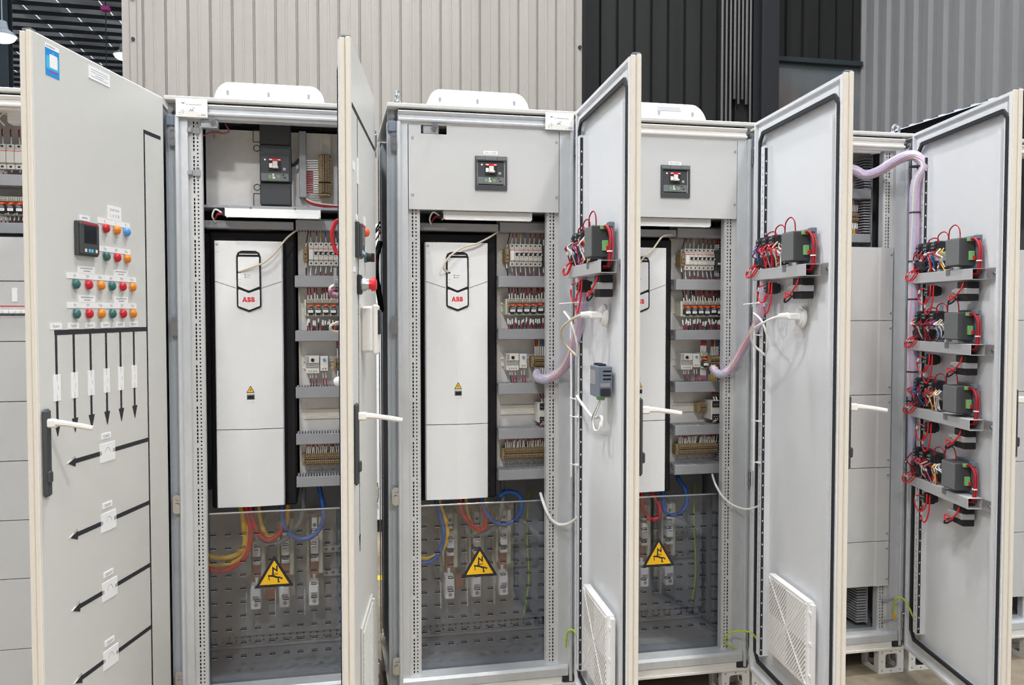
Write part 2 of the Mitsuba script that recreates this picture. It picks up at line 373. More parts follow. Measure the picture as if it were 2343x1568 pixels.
for k, p in enumerate(LAMPS): high_bay(k, p)

# ------------------------------------------------------------------ cabinets
def flange_holes(z0, z1, side):
    """perforated inner flange of a front post: a row of slots (outer) and of round holes (inner)"""
    R = [np.array([(0.0, z0), (0.040, z0), (0.040, z1), (0.0, z1)])]
    z = z0 + 0.012; k = 0
    while z < z1 - 0.01:
        c = 0.028
        a = np.linspace(0, 2 * np.pi, 6, endpoint=False)
        R.append(np.stack([c + 0.0028 * np.cos(a), z + 0.0028 * np.sin(a)], 1)[::-1])
        if k % 11 != 10: R.append(np.array([(0.0142, z - 0.0042), (0.0142, z + 0.0042), (0.0186, z + 0.0042), (0.0186, z - 0.0042)]))
        z += 0.0123; k += 1
    m = ext(R, 0.0015, FRONT)
    return m
def flangeL(): return remap(flange_holes(0.066, 1.940, 1), np.eye(3), (0.068, 0.030, 0))
def flangeR():
    m = flange_holes(0.066, 1.940, -1); return remap(m, [[-1, 0, 0], [0, 1, 0], [0, 0, 1]], (0.590, 0.030, 0))
def postL():
    P_ = [(0, 0.022), (0.031, 0.022), (0.031, 0.0), (0.034, -0.003), (0.041, -0.003), (0.044, 0.0), (0.044, 0.012), (0.068, 0.012), (0.068, 0.038), (0.108, 0.038), (0.108, 0.0305), (0.1095, 0.0305), (0.1095, 0.055), (0.0, 0.055)]
    return ext(np.array(P_), 1.93, PLAN, (0, 0, 0.01))
def postR():
    P_ = [(0.658, 0.022), (0.658, 0.055), (0.5485, 0.055), (0.5485, 0.0305), (0.550, 0.0305), (0.550, 0.038), (0.590, 0.038), (0.590, 0.012), (0.626, 0.012), (0.626, 0.0), (0.629, -0.003), (0.635, -0.003), (0.638, 0.0), (0.638, 0.022)]
    return ext(np.array(P_), 1.93, PLAN, (0, 0, 0.01))
def groove(side):
    x0, x1 = (0.003, 0.030) if side == 0 else (0.6388, 0.656)
    return cat(box(x0, x1, 0.0195, 0.0222, 0.02, 1.90), box(x0 + 0.3 * (x1 - x0), x0 + 0.42 * (x1 - x0), 0.0165, 0.0222, 0.02, 1.90), box(x0 + 0.75 * (x1 - x0), x0 + 0.82 * (x1 - x0), 0.0180, 0.0222, 0.02, 1.90))
def backpost(side):
    x0 = 0.0 if side == 0 else W - 0.045
    R = [np.array([(0.50, 0.03), (0.56, 0.03), (0.56, 1.96), (0.50, 1.96)])]
    z = 0.06
    while z < 1.93:
        a = np.linspace(0, 2 * np.pi, 8, endpoint=False)
        R.append(np.stack([0.530 + 0.0055 * np.cos(a), z + 0.0055 * np.sin(a)], 1)[::-1]); z += 0.025
    sh_ = ext(R, 0.0015, SIDE, (x0 if side == 0 else W - 0.0015, 0, 0))
    return cat(sh_, box(x0 + (0.012 if side == 0 else 0), x0 + 0.045 - (0 if side == 0 else 0.012), 0.50, 0.56, 0.03, 1.96))
def toprail():
    P_ = [(0.012, 1.980), (0.002, 1.978), (0.0, 1.974), (0.004, 1.968), (0.010, 1.966), (0.010, 1.955), (0.003, 1.953), (0.0, 1.949), (0.001, 1.944), (0.010, 1.940), (0.014, 1.934), (0.060, 1.934), (0.060, 1.980)]
    return ext(np.array(P_)[::-1], W - 0.072, SIDE, (0.036, 0, 0))
def botrail():
    P_ = [(0.0, 0.030), (0.0, 0.056), (0.006, 0.066), (0.060, 0.068), (0.060, 0.030)]
    return ext(np.array(P_), W - 0.072, SIDE, (0.036, 0, 0))
def hinge_mesh():
    return cat(box(-0.010, 0.010, -0.002, 0.022, -0.030, 0.030, 0.002), cyl((0.008, -0.010, -0.034), (0.008, -0.010, 0.034), 0.0065, 10), box(0.004, 0.016, -0.026, -0.004, -0.020, 0.020, 0.002),
               cyl((-0.003, -0.002, 0), (-0.003, -0.009, 0), 0.007, 8), box(0.004, 0.014, -0.022, -0.002, -0.055, -0.038, 0.001))
def catch_mesh():
    pl_ = rrect(-0.0125, 0.0125, -0.031, 0.031, 0.012, 5).difference(rrect(-0.004, 0.02, 0.012, 0.020, 0.003))
    return cat(ext(pl_, 0.006, FRONT, (0, 0.006, 0)), ext(rrect(-0.009, 0.009, -0.026, 0.004, 0.008, 4), 0.004, FRONT, (0, 0.0002, 0)), box(-0.010, 0.010, 0.005, 0.022, -0.024, 0.024, 0.002), cyl((0.001, 0.0, -0.002), (0.001, -0.010, -0.002), 0.0065, 10))
def foot_mesh():
    R = [np.array([(0, 0), (0.11, 0), (0.11, 0.096), (0, 0.096)]), np.array(rrect(0.030, 0.082, 0.018, 0.078, 0.010).exterior.coords)[:-1][::-1]]
    for a, b in ((0.015, 0.012), (0.095, 0.012), (0.015, 0.084), (0.095, 0.084), (0.055, 0.009), (0.055, 0.087), (0.015, 0.048)):
        t = np.linspace(0, 2 * np.pi, 6, endpoint=False); R.append(np.stack([a + 0.004 * np.cos(t), b + 0.004 * np.sin(t)], 1)[::-1])
    f = ext(R, 0.006, FRONT, (0, 0.006, 0)); s = ext(R, 0.006, SIDE, (0, 0, 0))
    return cat(f, s, remap(f, np.eye(3), (0, 0.104, 0)), remap(s, np.eye(3), (0.104, 0, 0)))
def ring_mesh():
    a = np.linspace(0, 2 * np.pi, 21)
    return cat(tube([(0.015 * math.cos(t), 0, 0.026 + 0.017 * math.sin(t)) for t in a], 0.0055, 8, 1), cyl((0, 0, 0), (0, 0, 0.012), 0.011, 10))
def fan_mesh():
    r = 0.046; h = 0.066; a = np.linspace(0, math.pi / 2, 9)
    pl = [(0.135, 0.0)] + [(0.135 + 0.008 + r - r * math.cos(t), 0.012 + h * math.sin(t)) for t in a] + [(0.505 - 0.008 - r + r * math.sin(t), 0.012 + h * math.cos(t)) for t in a] + [(0.505, 0.0)]
    pl = Polygon([(x_, z_) for x_, z_ in pl])
    m = ext(pl, 0.40, FRONT, (0, 0.47, 0.0)); lipm = box(0.128, 0.512, 0.06, 0.48, 0.0, 0.006, 0.002)
    v = m.vertices.copy(); v[:, 1] += np.where(v[:, 1] < 0.3, 0.42 * v[:, 2], -0.3 * v[:, 2]); m.vertices = v
    return cat(m, lipm)
def screw_mesh(): return cat(cyl((0, 0, 0), (0, -0.002, 0), 0.0055, 10, 0.0045), box(-0.0035, 0.0035, -0.0026, -0.002, -0.0006, 0.0006), box(-0.0006, 0.0006, -0.0026, -0.002, -0.0035, 0.0035))

CABLABEL = ['grey switchgear cabinet cut off at the left edge, mostly behind the leftmost door', 'tall drive cabinet with an uncovered breaker bay, left of the gap in the row', 'tall drive cabinet in the middle, between two open doors that face each other',
            'third tall drive cabinet from the left, half hidden behind the door of the middle cabinet', 'cabinet filled with stacked grey cover panels behind the second door from the right', 'sliver of a panelled cabinet behind the rightmost door edge']
for i in range(6):
    t = thing('cabinet', CABLABEL[i], 'cabinet'); T = CT(i); p = lambda n, m, mat, **k: part(t, n, m, mat, T, **k)
    p('post', postL, 'zinc'); p('post', postR, 'zinc')
    p('post', S('bpl', lambda: backpost(0)), 'zinc_shaded' if i == 2 else 'zinc'); p('post', S('bpr', lambda: backpost(1)), 'zinc')
    p('recess_shade', S('gr0', lambda: groove(0)), 'zinc_shaded'); p('recess_shade', S('gr1', lambda: groove(1)), 'zinc_shaded')  # dark strips standing for the shade in the post recesses
    p('cavity_shade', S('fcl', lambda: box(0.070, 0.107, 0.0345, 0.0378, 0.05, 1.94)), 'black'); p('cavity_shade', S('fcr', lambda: box(0.551, 0.588, 0.0345, 0.0378, 0.05, 1.94)), 'black')  # black strips that paint the darkness behind the flange holes
    p('perforated_flange', flangeL, 'panel'); p('perforated_flange', flangeR, 'panel')
    p('top_rail', toprail, 'zinc' if i in (1, 2) else 'cream')
    p('bottom_rail', botrail, 'zinc')
    p('plinth_strip', S('plinth', lambda: box(0.05, 0.60, 0.004, 0.02, 0.004, 0.028, 0.001)), 'cream')
    p('corner_block', S('cbl', lambda: box(0.002, 0.032, 0.004, 0.05, 1.905, 1.942, 0.004)), 'slate')
    p('corner_block', S('cbr', lambda: box(0.636, 0.657, 0.004, 0.05, 1.905, 1.942, 0.004)), 'slate')
    p('corner_block', S('cbb', lambda: box(0.605, 0.646, 0.002, 0.03, 0.004, 0.030, 0.003)), 'rubber')
    for s, x in ((0, 0.017), (1, 0.647)):
        p('corner_bolt', S(('cbolt', s), lambda x=x: cat(box(x - 0.013, x + 0.010, 0.045, 0.06, 1.942, 1.984), cyl((x, 0.045, 1.957), (x, 0.012, 1.957), 0.009, 10), cyl((x + 0.001, 0.02, 1.955), (x + 0.001, 0.008, 1.955), 0.005, 8), box(x - 0.004, x + 0.004, 0.014, 0.022, 1.942, 1.953))), 'chrome')
    p('roof_gap_shade', S('rgap', lambda: box(0.037, 0.621, 0.018, 0.06, 1.9805, 1.9845)), 'black')  # black strip standing in for the shade under the roof edge
    p('roof', S('roof', lambda: box(-0.0, W, -0.004, D, 1.985, 2.0, 0.003)), 'paint')
    p('base_frame', S('basef', lambda: cat(box(0, W, -0.002, 0.02, -0.004, 0.004), box(0, W, D - 0.02, D, -0.004, 0.004), box(0, 0.02, 0.02, D - 0.02, -0.004, 0.004), box(W - 0.02, W, 0.02, D - 0.02, -0.004, 0.004))), 'cream')
    p('floor_plate', S('fplate', lambda: box(0.03, W - 0.03, 0.06, D - 0.02, 0.055, 0.060)), 'plate_shaded')
    p('back_panel', S('backp', lambda: box(0.01, W - 0.01, D - 0.012, D - 0.004, 0.03, 1.98)), 'plate_shaded')
    if i != 2: p('side_panel', S('sidepl', lambda: box(0.003, 0.006, 0.06, D - 0.015, 0.03, 1.98)), 'plate_shaded')
    p('side_panel', S('sidepr', lambda: box(W - 0.006, W - 0.003, 0.06, D - 0.015, 0.03, 1.98)), 'plate_shaded')
    for z in (0.115, 0.692, 1.267, 1.872): part(t, 'latch_catch', catch_mesh, 'chrome', T @ T4().translate([0.022, 0.0, z]), smooth=30)
    for z in (0.107, 0.705, 1.308, 1.880): part(t, 'hinge', hinge_mesh, 'chrome', T @ T4().translate([0.650, 0.0, z]), smooth=30)
    for x in (0.005, W - 0.115):
        for y in (0.004, D - 0.115): part(t, 'foot', foot_mesh, 'cream', T @ T4().translate([x, y, -CZ[i] + 0.0]) @ T4().scale([1, 1, (CZ[i] - 0.004) / 0.096]))
    if i == 2: p('eye_bolt', S('eye2', lambda: remap(ring_mesh(), [[0.25, -0.968, 0], [0.968, 0.25, 0], [0, 0, 1]], (0.036, 0.03, 2.0))), 'chrome', smooth=30)
    if i == 4: p('eye_bolt', S('eye4', lambda: remap(ring_mesh(), np.eye(3), (0.622, 0.06, 2.0))), 'chrome', smooth=30)
    # door of this cabinet (hinged on its right), doors 1..5 belong to cabinets 0..4
    if i < 5:
        j = i + 1; zt = DZTOP[j]; d = part(t, 'door', S(('skin', zt), lambda zt=zt: cat(box(0.006, 0.660, -0.001, 0.015, 0.0, zt, 0.005))), 'paint', DT(j), label='open door leaf')
        q = lambda n, m, mat, **k: part(d, n, m, mat, DT(j), **k)
        def ringm(zt=zt):
            o = sbox(0.014, 0.008, 0.6525, zt - 0.008); n1 = sbox(0.062, 0.066, 0.612, zt - 0.052)
            lip = o.difference(sbox(0.024, 0.018, 0.6425, zt - 0.018))
            ridge = sbox(0.046, 0.048, 0.628, zt - 0.034).difference(n1)
            return cat(ext(o.difference(n1), 0.004, FRONT, (0, -0.003, 0)), ext(lip, 0.012, FRONT, (0, -0.007, 0)), ext(ridge, 0.009, FRONT, (0, -0.007, 0)))
        q('inner_frame', S(('ringm', zt), ringm), 'paint_inner')
        q('inner_skin', S(('iskin', zt), lambda zt=zt: box(0.03, 0.64, -0.004, -0.0012, 0.02, zt - 0.02)), 'paint_inner')
        def gask(zt=zt):
            r = LineString([(0.066, 0.10), (0.066, zt - 0.085), (0.092, zt - 0.059), (0.612, zt - 0.059), (0.638, zt - 0.085), (0.638, 0.10), (0.612, 0.070), (0.092, 0.070), (0.066, 0.10)]).buffer(0.0065, cap_style=2)
            return ext(r, 0.008, FRONT, (0, -0.0148, 0))
        q('gasket', S(('gask', zt), gask), 'rubber')
        def stiff(r0, r1, o1, zt=zt, slots=True, c=0.5):
            R = [np.array([(r0, 0.11), (r1, 0.11), (r1, 1.888), (r0, 1.888)])]; z = 0.13; k = 0
            while slots and z < 1.87:
                x = r0 + (r1 - r0) * c
                R.append(np.array([(x - 0.0028, z - 0.0055), (x - 0.0028, z + 0.0055), (x + 0.0028, z + 0.0055), (x + 0.0028, z - 0.0055)])); z += 0.025 if k % 2 == 0 else 0.0165; k += 1
            m = ext(R, 0.0015, FRONT, (0, o1, 0))
            return cat(m, box(r0, r0 + 0.0015, -0.004, o1, 0.11, 1.888), box(r1 - 0.0015, r1, -0.004, o1, 0.11, 1.888))
        q('stiffener', S('st1', lambda: stiff(0.118, 0.146, -0.034)), 'paint_inner')
        q('stiffener_shade', S('sts', lambda: cat(box(0.1462, 0.1480, -0.034, -0.025, 0.115, 1.880))), 'rubber', label='stiffener side with its shade painted dark')  # shadow on the stiffener side, laid on as a dark strip
        q('side_dots', S('std', lambda: cat(*[box(0.1478, 0.1485, -0.0315, -0.0275, z, z + 0.006) for z in np.arange(0.13, 1.87, 0.0415)])), 'paint_inner', kind='stuff')
        q('slot_shade', S('stb', lambda: cat(box(0.574, 0.582, -0.0080, -0.0042, 0.115, 1.885))), 'midgrey')  # dark strip added behind the slots to paint their shade
        q('stiffener', S('st2', lambda: stiff(0.566, 0.590, -0.0085)), 'paint_inner')
        q('stiffener', S('st3', lambda: stiff(0.597, 0.609, -0.022, slots=False)), 'paint_inner')
        q('edge_band', S(('eband', zt), lambda zt=zt: cat(box(0.6535, 0.6612, 0.001, 0.0138, 0.004, zt - 0.002, 0.002), box(0.6500, 0.6590, -0.0150, -0.001, 0.004, zt - 0.004, 0.002))), 'edgecream', label='cream edge band')
        q('edge_seam', S(('seam', zt), lambda zt=zt: box(0.651, 0.6535, -0.0145, -0.001, 0.01, zt - 0.01)), 'paint')
        q('corner_cap', S(('cap', zt), lambda zt=zt: box(0.636, 0.657, -0.010, 0.0125, zt - 0.004, zt + 0.003, 0.001)), 'midgrey')
        q('handle', S('hplate', lambda: cat(box(0.624, 0.652, 0.0145, 0.027, 0.860, 1.076, 0.006), box(0.632, 0.650, 0.026, 0.034, 0.895, 0.925, 0.004))), 'darkgrey', label='dark grey handle plate')
        q('lever', S('lever', lambda: cat(box(0.630, 0.646, 0.022, 0.05, 1.030, 1.052, 0.004), tube([(0.638, 0.03, 1.043), (0.638, 0.075, 1.040), (0.638, 0.140, 1.030)], [0.0085, 0.007, 0.006], 8, 3))), 'cream', smooth=40, label='cream swing lever turned out')

# ------------------------------------------------------------------ what stands in the drive cabinets
def ctext(s, h, u, y, z, **k): return text(s, h, FRONT, (u, y, z), **k)
def drive(i):
    T = CT(i); t = thing('drive_unit', f'tall white frequency drive with black sides in {CAB[i]}', 'drive unit'); p = lambda n, m, mat, **k: part(t, n, m, mat, T, **k)
    p('body', S('dbody', lambda: cat(box(0.112, 0.394, 0.145, 0.42, 0.642, 1.588, 0.006), box(0.128, 0.360, 0.118, 0.15, 0.650, 1.556, 0.004), box(0.1125, 0.3945, 0.1445, 0.15, 0.9135, 0.9155))), 'black')
    def cover(z0, z1, seam=False):
        P_ = [(0.133, 0.130), (0.134, 0.100), (0.137, 0.0955), (0.244, 0.088), (0.351, 0.0955), (0.354, 0.100), (0.355, 0.130)]
        return ext(np.array(P_), z1 - z0, PLAN, (0, 0, z0))
    p('upper_cover', S('dcu', lambda: cover(0.9185, 1.551)), 'drive'); p('lower_cover', S('dcl', lambda: cover(0.654, 0.9160)), 'drive')
    def fr(a): return 0.0955 - (0.0075 * (1 - abs(a - 0.244) / 0.107))
    def strip(a, b, w=0.0007):
        (ua, za), (ub, zb) = a, b
        return cat(*[remap(ext(np.array([(u0, z0 - w), (u1, z1 - w), (u1, z1 + w), (u0, z0 + w)]), 0.0012, FRONT), np.eye(3), (0, min(fr(u0), fr(u1)) + 0.0006, 0)) for (u0, z0), (u1, z1) in [((ua + (ub - ua) * k / 4, za + (zb - za) * k / 4), (ua + (ub - ua) * (k + 1) / 4, za + (zb - za) * (k + 1) / 4)) for k in range(4)]])
    p('cover_seam', S('dseam', lambda: cat(strip((0.1365, 1.416), (0.205, 1.393)), strip((0.284, 1.393), (0.351, 1.417)))), 'midgrey')
    outline = Polygon([(0.205, 1.500), (0.210, 1.512), (0.222, 1.518), (0.267, 1.518), (0.279, 1.512), (0.2835, 1.500), (0.2845, 1.334), (0.281, 1.328), (0.247, 1.3135), (0.243, 1.3135), (0.210, 1.327), (0.206, 1.333)])
    p('keypad_frame', S('dkf', lambda: ext(outline, 0.012, FRONT, (0, 0.0975, 0))), 'black')
    def inset(pts): return Polygon(pts).buffer(-0.003).buffer(0.003, quad_segs=3)
    p('keypad_panel', S('dkp', lambda: ext(inset([(0.2105, 1.4975), (0.2785, 1.4975), (0.2795, 1.399), (0.2450, 1.3845), (0.2105, 1.399)]), 0.010, FRONT, (0, 0.0940, 0))), 'drive')
    p('logo_panel', S('dlp', lambda: ext(inset([(0.2105, 1.390), (0.245, 1.3765), (0.280, 1.390), (0.280, 1.3335), (0.2452, 1.3195), (0.2105, 1.333)]), 0.010, FRONT, (0, 0.0940, 0))), 'drive')
    p('keypad_slot', S('dks', lambda: cat(box(0.215, 0.274, 0.0848, 0.09, 1.5052, 1.5078))), 'white')
    p('connector_notch', S('dcn', lambda: box(0.2085, 0.2195, 0.0832, 0.09, 1.4435, 1.4485)), 'black')
    p('keypad_marks', S('dkm', lambda: cat(ext(Polygon([(0.2315, 1.435), (0.2355, 1.435), (0.2355, 1.439), (0.2315, 1.439)]), 0.0006, FRONT, (0, 0.0842, 0)), ext(Polygon([(0.2315, 1.4275), (0.2355, 1.4275), (0.2355, 1.4315), (0.2315, 1.4315)]), 0.0006, FRONT, (0, 0.0842, 0)), box(0.238, 0.252, 0.0836, 0.0842, 1.4355, 1.4370), box(0.238, 0.2485, 0.0836, 0.0842, 1.4285, 1.4298), box(0.2125, 0.220, 0.0836, 0.0842, 1.4215, 1.4224), box(0.2125, 0.220, 0.0836, 0.0842, 1.411, 1.4118))), 'midgrey')
    def abb():
        k = 0.0165; A_ = Polygon([(0, 0), (0.34, 1), (0.60, 1), (0.94, 0), (0.66, 0), (0.60, 0.20), (0.34, 0.20), (0.28, 0)]).difference(Polygon([(0.40, 0.40), (0.54, 0.40), (0.47, 0.66)]))
        def B_(x): return unary_union([sbox(x, 0, x + 0.42, 1), Polygon([(x + 0.40 + 0.29 * math.cos(t_), 0.29 + 0.29 * math.sin(t_)) for t_ in np.linspace(-1.571, 1.571, 9)]), Polygon([(x + 0.38 + 0.25 * math.cos(t_), 0.75 + 0.25 * math.sin(t_)) for t_ in np.linspace(-1.571, 1.571, 9)])]).difference(unary_union([sbox(x + 0.27, 0.20, x + 0.42, 0.36), sbox(x + 0.27, 0.66, x + 0.40, 0.80)]))
        g = unary_union([A_, B_(0.99), B_(1.74)]).difference(unary_union([sbox(-1, 0.485, 4, 0.525), sbox(0.455, 0.19, 0.485, 1), sbox(1.12, 0, 1.15, 1), sbox(1.87, 0, 1.90, 1)]))
        return remap(ext(g, 0.0008, FRONT), np.diag([k, 1, k]), (0.2435 - 1.215 * k, 0.0843, 1.3465))
    p('logo_lettering', S('dlogo', abb), 'red')
    p('sign_border', S('dtri0', lambda: ext(Polygon([(0.2345, 1.0420), (0.2585, 1.0420), (0.2465, 1.0640)]).buffer(0.0006), 0.002, FRONT, (0, 0.0890, 0))), 'ink')
    p('warning_sign', S('dtri', lambda: ext(Polygon([(0.2363, 1.0432), (0.2567, 1.0432), (0.2465, 1.0616)]), 0.003, FRONT, (0, 0.0895, 0))), 'signyellow')
    p('sign_bolt', S('dtrib', lambda: ext(Polygon([(0.2475, 1.0565), (0.2440, 1.0510), (0.2462, 1.0510), (0.2450, 1.0455), (0.2490, 1.0520), (0.2468, 1.0520)]), 0.003, FRONT, (0, 0.0890, 0))), 'ink')
    p('port_frame', S('dpf', lambda: box(0.2345, 0.2595, 0.0868, 0.092, 1.0180, 1.0355, 0.001)), 'midgrey')
    p('port_window', S('dpw', lambda: box(0.2370, 0.2572, 0.0860, 0.092, 1.0205, 1.0320, 0.0005)), 'black')
    p('port_label', S('dpl', lambda: box(0.2345, 0.2595, 0.0870, 0.089, 1.0115, 1.0145)), 'white')
    p('type_label', S('dtl', lambda: box(0.1375, 0.150, 0.0948, 0.0975, 1.5110, 1.5165)), 'white')
    p('type_mark', S('dtm', lambda: cat(box(0.1385, 0.1475, 0.0945, 0.0972, 1.5345, 1.5415), box(0.1395, 0.1490, 0.0940, 0.0972, 1.5130, 1.5142))), 'paleink')
for i in (1, 2, 3): drive(i)

def duct_body(w, h): return cat(box(0, w, 0.0, 0.004, 0, h, 0.0015), box(0, w, 0.072, 0.078, 0, h), box(0, 0.003, 0.0, 0.02, 0, h), box(0, w, 0.003, 0.005, 0.002, h - 0.002))
def duct_fingers(w, h):
    return cat(*[box(x, x + 0.0055, 0.004, 0.072, z0, z1) for x in np.arange(0.004, w - 0.006, 0.0095) for z0, z1 in ((-0.001, 0.004), (h - 0.004, h + 0.001))])
def duct(i, u0, u1, z0, z1, y=0.10, lab='', bright=False):
    T = CT(i) @ T4().translate([u0, y, z0]); w, h = round(u1 - u0, 4), round(z1 - z0, 4)
    t = thing('wiring_duct', lab, 'cable duct')
    part(t, 'cover', S(('dctb', w, h), lambda: duct_body(w, h)), 'duct', T)
    part(t, 'finger_row', S(('dctf', w, h), lambda: duct_fingers(w, h)), 'duct', T, kind='stuff')
ROWNAME = ['above the miniature breakers', 'between the breakers and the relays', 'between the relays and the thermostats', 'below the thermostats', 'above the brown terminal row', 'below the brown terminal row']
DUCTZ = [(1.592, 1.626), (1.398, 1.437), (1.213, 1.249), (1.018, 1.056), (0.858, 0.895), (0.711, 0.747)]
DIN = S('din', lambda: None)
def din_mesh(L, h=0.033):
    k = h / 0.035; R = [np.array([(0, 0.006), (L, 0.006), (L, h - 0.006), (0, h - 0.006)])]
    x = 0.02
    while x < L - 0.015:
        R.append(np.array(sbox(x - 0.007, h / 2 - 0.0005, x + 0.007, h / 2 + 0.0005).buffer(0.0024, quad_segs=2).exterior.coords)[:-1][::-1]); x += 0.025
    return cat(ext(R, 0.001, FRONT, (0, 0.0, 0)), box(0, L, -0.0075, -0.0065, h - 0.0068, h), box(0, L, -0.0075, -0.0065, 0, 0.0068), box(0, L, -0.0075, 0, h - 0.0068, h - 0.0058), box(0, L, -0.0075, 0, 0.0058, 0.0068))
def din(i, u, z, L, lab, vert=False, y=0.184, h=0.033):
    T = CT(i) @ T4().translate([u, y, z])
    if vert: T = T @ T4().rotate([0, 1, 0], -90)
    one('mounting_rail', lab, 'mounting rail', S(('din', L, h), lambda: din_mesh(L, h)), 'rail', T)

WC = {'r': 'redwire', 'k': 'ink', 'b': 'blue', 'y': 'yellow', 'w': 'white', 'p': 'purplewire'}
ORD = ['first', 'second', 'third', 'fourth', 'fifth', 'sixth', 'seventh', 'eighth', 'ninth', 'tenth', 'eleventh', 'twelfth', 'thirteenth', 'fourteenth', 'fifteenth', 'sixteenth', 'seventeenth', 'eighteenth', 'nineteenth', 'twentieth', 'twenty-first', 'twenty-second', 'twenty-third', 'twenty-fourth', 'twenty-fifth']
_count = {}
def nth(g):
    _count[g] = _count.get(g, -1) + 1; return ORD[_count[g]]
def wire(i, grp, lab, a, b, col, sl=0.55, r=0.0019, sleeve=True):
    """a control wire of cabinet i from duct point a to terminal b (cabinet coordinates), its white marker sleeve at the terminal end"""
    a, b = np.array(a, float), np.array(b, float); m = a + (b - a) * sl
    if 'fuse terminal' not in lab: lab = f'{lab}, {nth(grp)} from the ' + ('bottom' if 'upright' in lab else 'left')
    k = one('control_wire', lab, 'wire', tube([cpt(i, *a), cpt(i, *((a + m) / 2 + [0, -0.003, 0])), cpt(i, *m)] if sleeve else [cpt(i, *a), cpt(i, *((a + b) / 2 + [0, -0.004, 0])), cpt(i, *b)], r, 5, 2), WC[col], smooth=True, group=grp)
    if sleeve: part(k, 'marker_sleeve', tube([cpt(i, *m), cpt(i, *b)], r * 1.05, 5, 1), 'white', smooth=True)

def mcb_body():
    return cat(box(0.0003, 0.0165, 0.018, 0.055, 0.0, 0.081, 0.0015), box(0.0003, 0.0165, 0.0, 0.03, 0.0195, 0.062, 0.0015), box(0.0003, 0.0165, 0.007, 0.02, 0.0005, 0.0195, 0.001), box(0.0003, 0.0165, 0.007, 0.02, 0.062, 0.0805, 0.001))
def mcb_holes(): return cat(*[cyl((0.0084, 0.0072, z), (0.0084, 0.0062, z), 0.0031, 10) for z in (0.0085, 0.0735)])
def terminal_block(w, h, d):
    return cat(box(0, w, 0.012, d, 0.0, h, 0.0008), box(0, w, 0.004, 0.014, h * 0.14, h * 0.86, 0.0008), box(0, w, 0.0, 0.006, h * 0.22, h * 0.44, 0.0005), box(0, w, 0.0, 0.006, h * 0.56, h * 0.78, 0.0005))
def terminal_holes(w, h):
    return cat(box(w * 0.25, w * 0.75, -0.0006, 0.002, h * 0.27, h * 0.38), box(w * 0.25, w * 0.75, -0.0006, 0.002, h * 0.62, h * 0.73), box(w * 0.15, w * 0.85, 0.0032, 0.005, h * 0.46, h * 0.54))
def terminals(i, name, lab, n, pitch, h, T, d=0.045, endcap=True, gap=None):
    t = thing(name, lab, 'terminal strip'); w = pitch * 0.94
    for k in range(n):
        Tk = T @ T4().translate([k * pitch + (gap[1] if gap and k >= gap[0] else 0), 0, 0])
        q = part(t, 'terminal', S(('tb', w, h, d), lambda: terminal_block(w, h, d)), 'brown', Tk)
        part(q, 'openings', S(('tbh', w, h), lambda: terminal_holes(w, h)), 'ink', Tk)
    if endcap: part(t, 'end_bracket', S(('tbe', h, d), lambda: cat(box(-0.0115, -0.001, 0.006, d, h * 0.05, h * 0.95, 0.002), box(-0.009, -0.003, 0.0, 0.01, h * 0.3, h * 0.7, 0.001))), 'brown', T)
    return t

def relay(i, k, u, z, dz, lab, grp):
    T = CT(i) @ T4().translate([u, 0.105, z]); t = thing('plug_in_relay', lab, 'relay', grp)
    part(t, 'socket', S('rsock', lambda: cat(box(0, 0.0248, 0.030, 0.078, 0.0, 0.060, 0.001), box(0, 0.0248, 0.018, 0.04, 0.0, 0.009, 0.001), box(0, 0.0248, 0.015, 0.04, 0.046, 0.060, 0.001), box(0.001, 0.0238, 0.010, 0.03, 0.002, 0.006, 0.0005))), 'base', T)
    part(t, 'terminal_openings', S('rsockh', lambda: cat(*[box(x, x + 0.003, 0.0142, 0.02, z_, z_ + 0.003) for x in (0.003, 0.0085, 0.014, 0.0195) for z_ in (0.0485, 0.0545)])), 'ink', T)
    T2 = T @ T4().translate([0, 0, dz])
    part(t, 'relay_body', S('rbody', lambda: cat(box(0.0045, 0.0205, 0.0, 0.035, 0.010, 0.0305, 0.001), box(0.006, 0.019, 0.006, 0.035, 0.004, 0.011, 0.001))), 'darkgrey', T2)
    part(t, 'ejector_lever', S('rej', lambda: cat(box(0.0075, 0.0195, 0.002, 0.03, 0.0335, 0.0400, 0.001), box(0.0095, 0.0175, 0.0, 0.006, 0.0330, 0.0385, 0.001))), 'orange', T2)
    part(t, 'marker_label', S('rlab', lambda: box(0.0042, 0.0208, -0.0012, 0.002, 0.0128, 0.0215)), 'white', T2)
    part(t, 'marker_print', S('rlabp', lambda: box(0.008, 0.017, -0.0016, 0.0, 0.0163, 0.0180)), 'paleink', T2)
    part(t, 'indicator_window', S('rwin', lambda: box(0.0060, 0.0190, -0.0008, 0.002, 0.0235, 0.0292)), 'slate', T2)

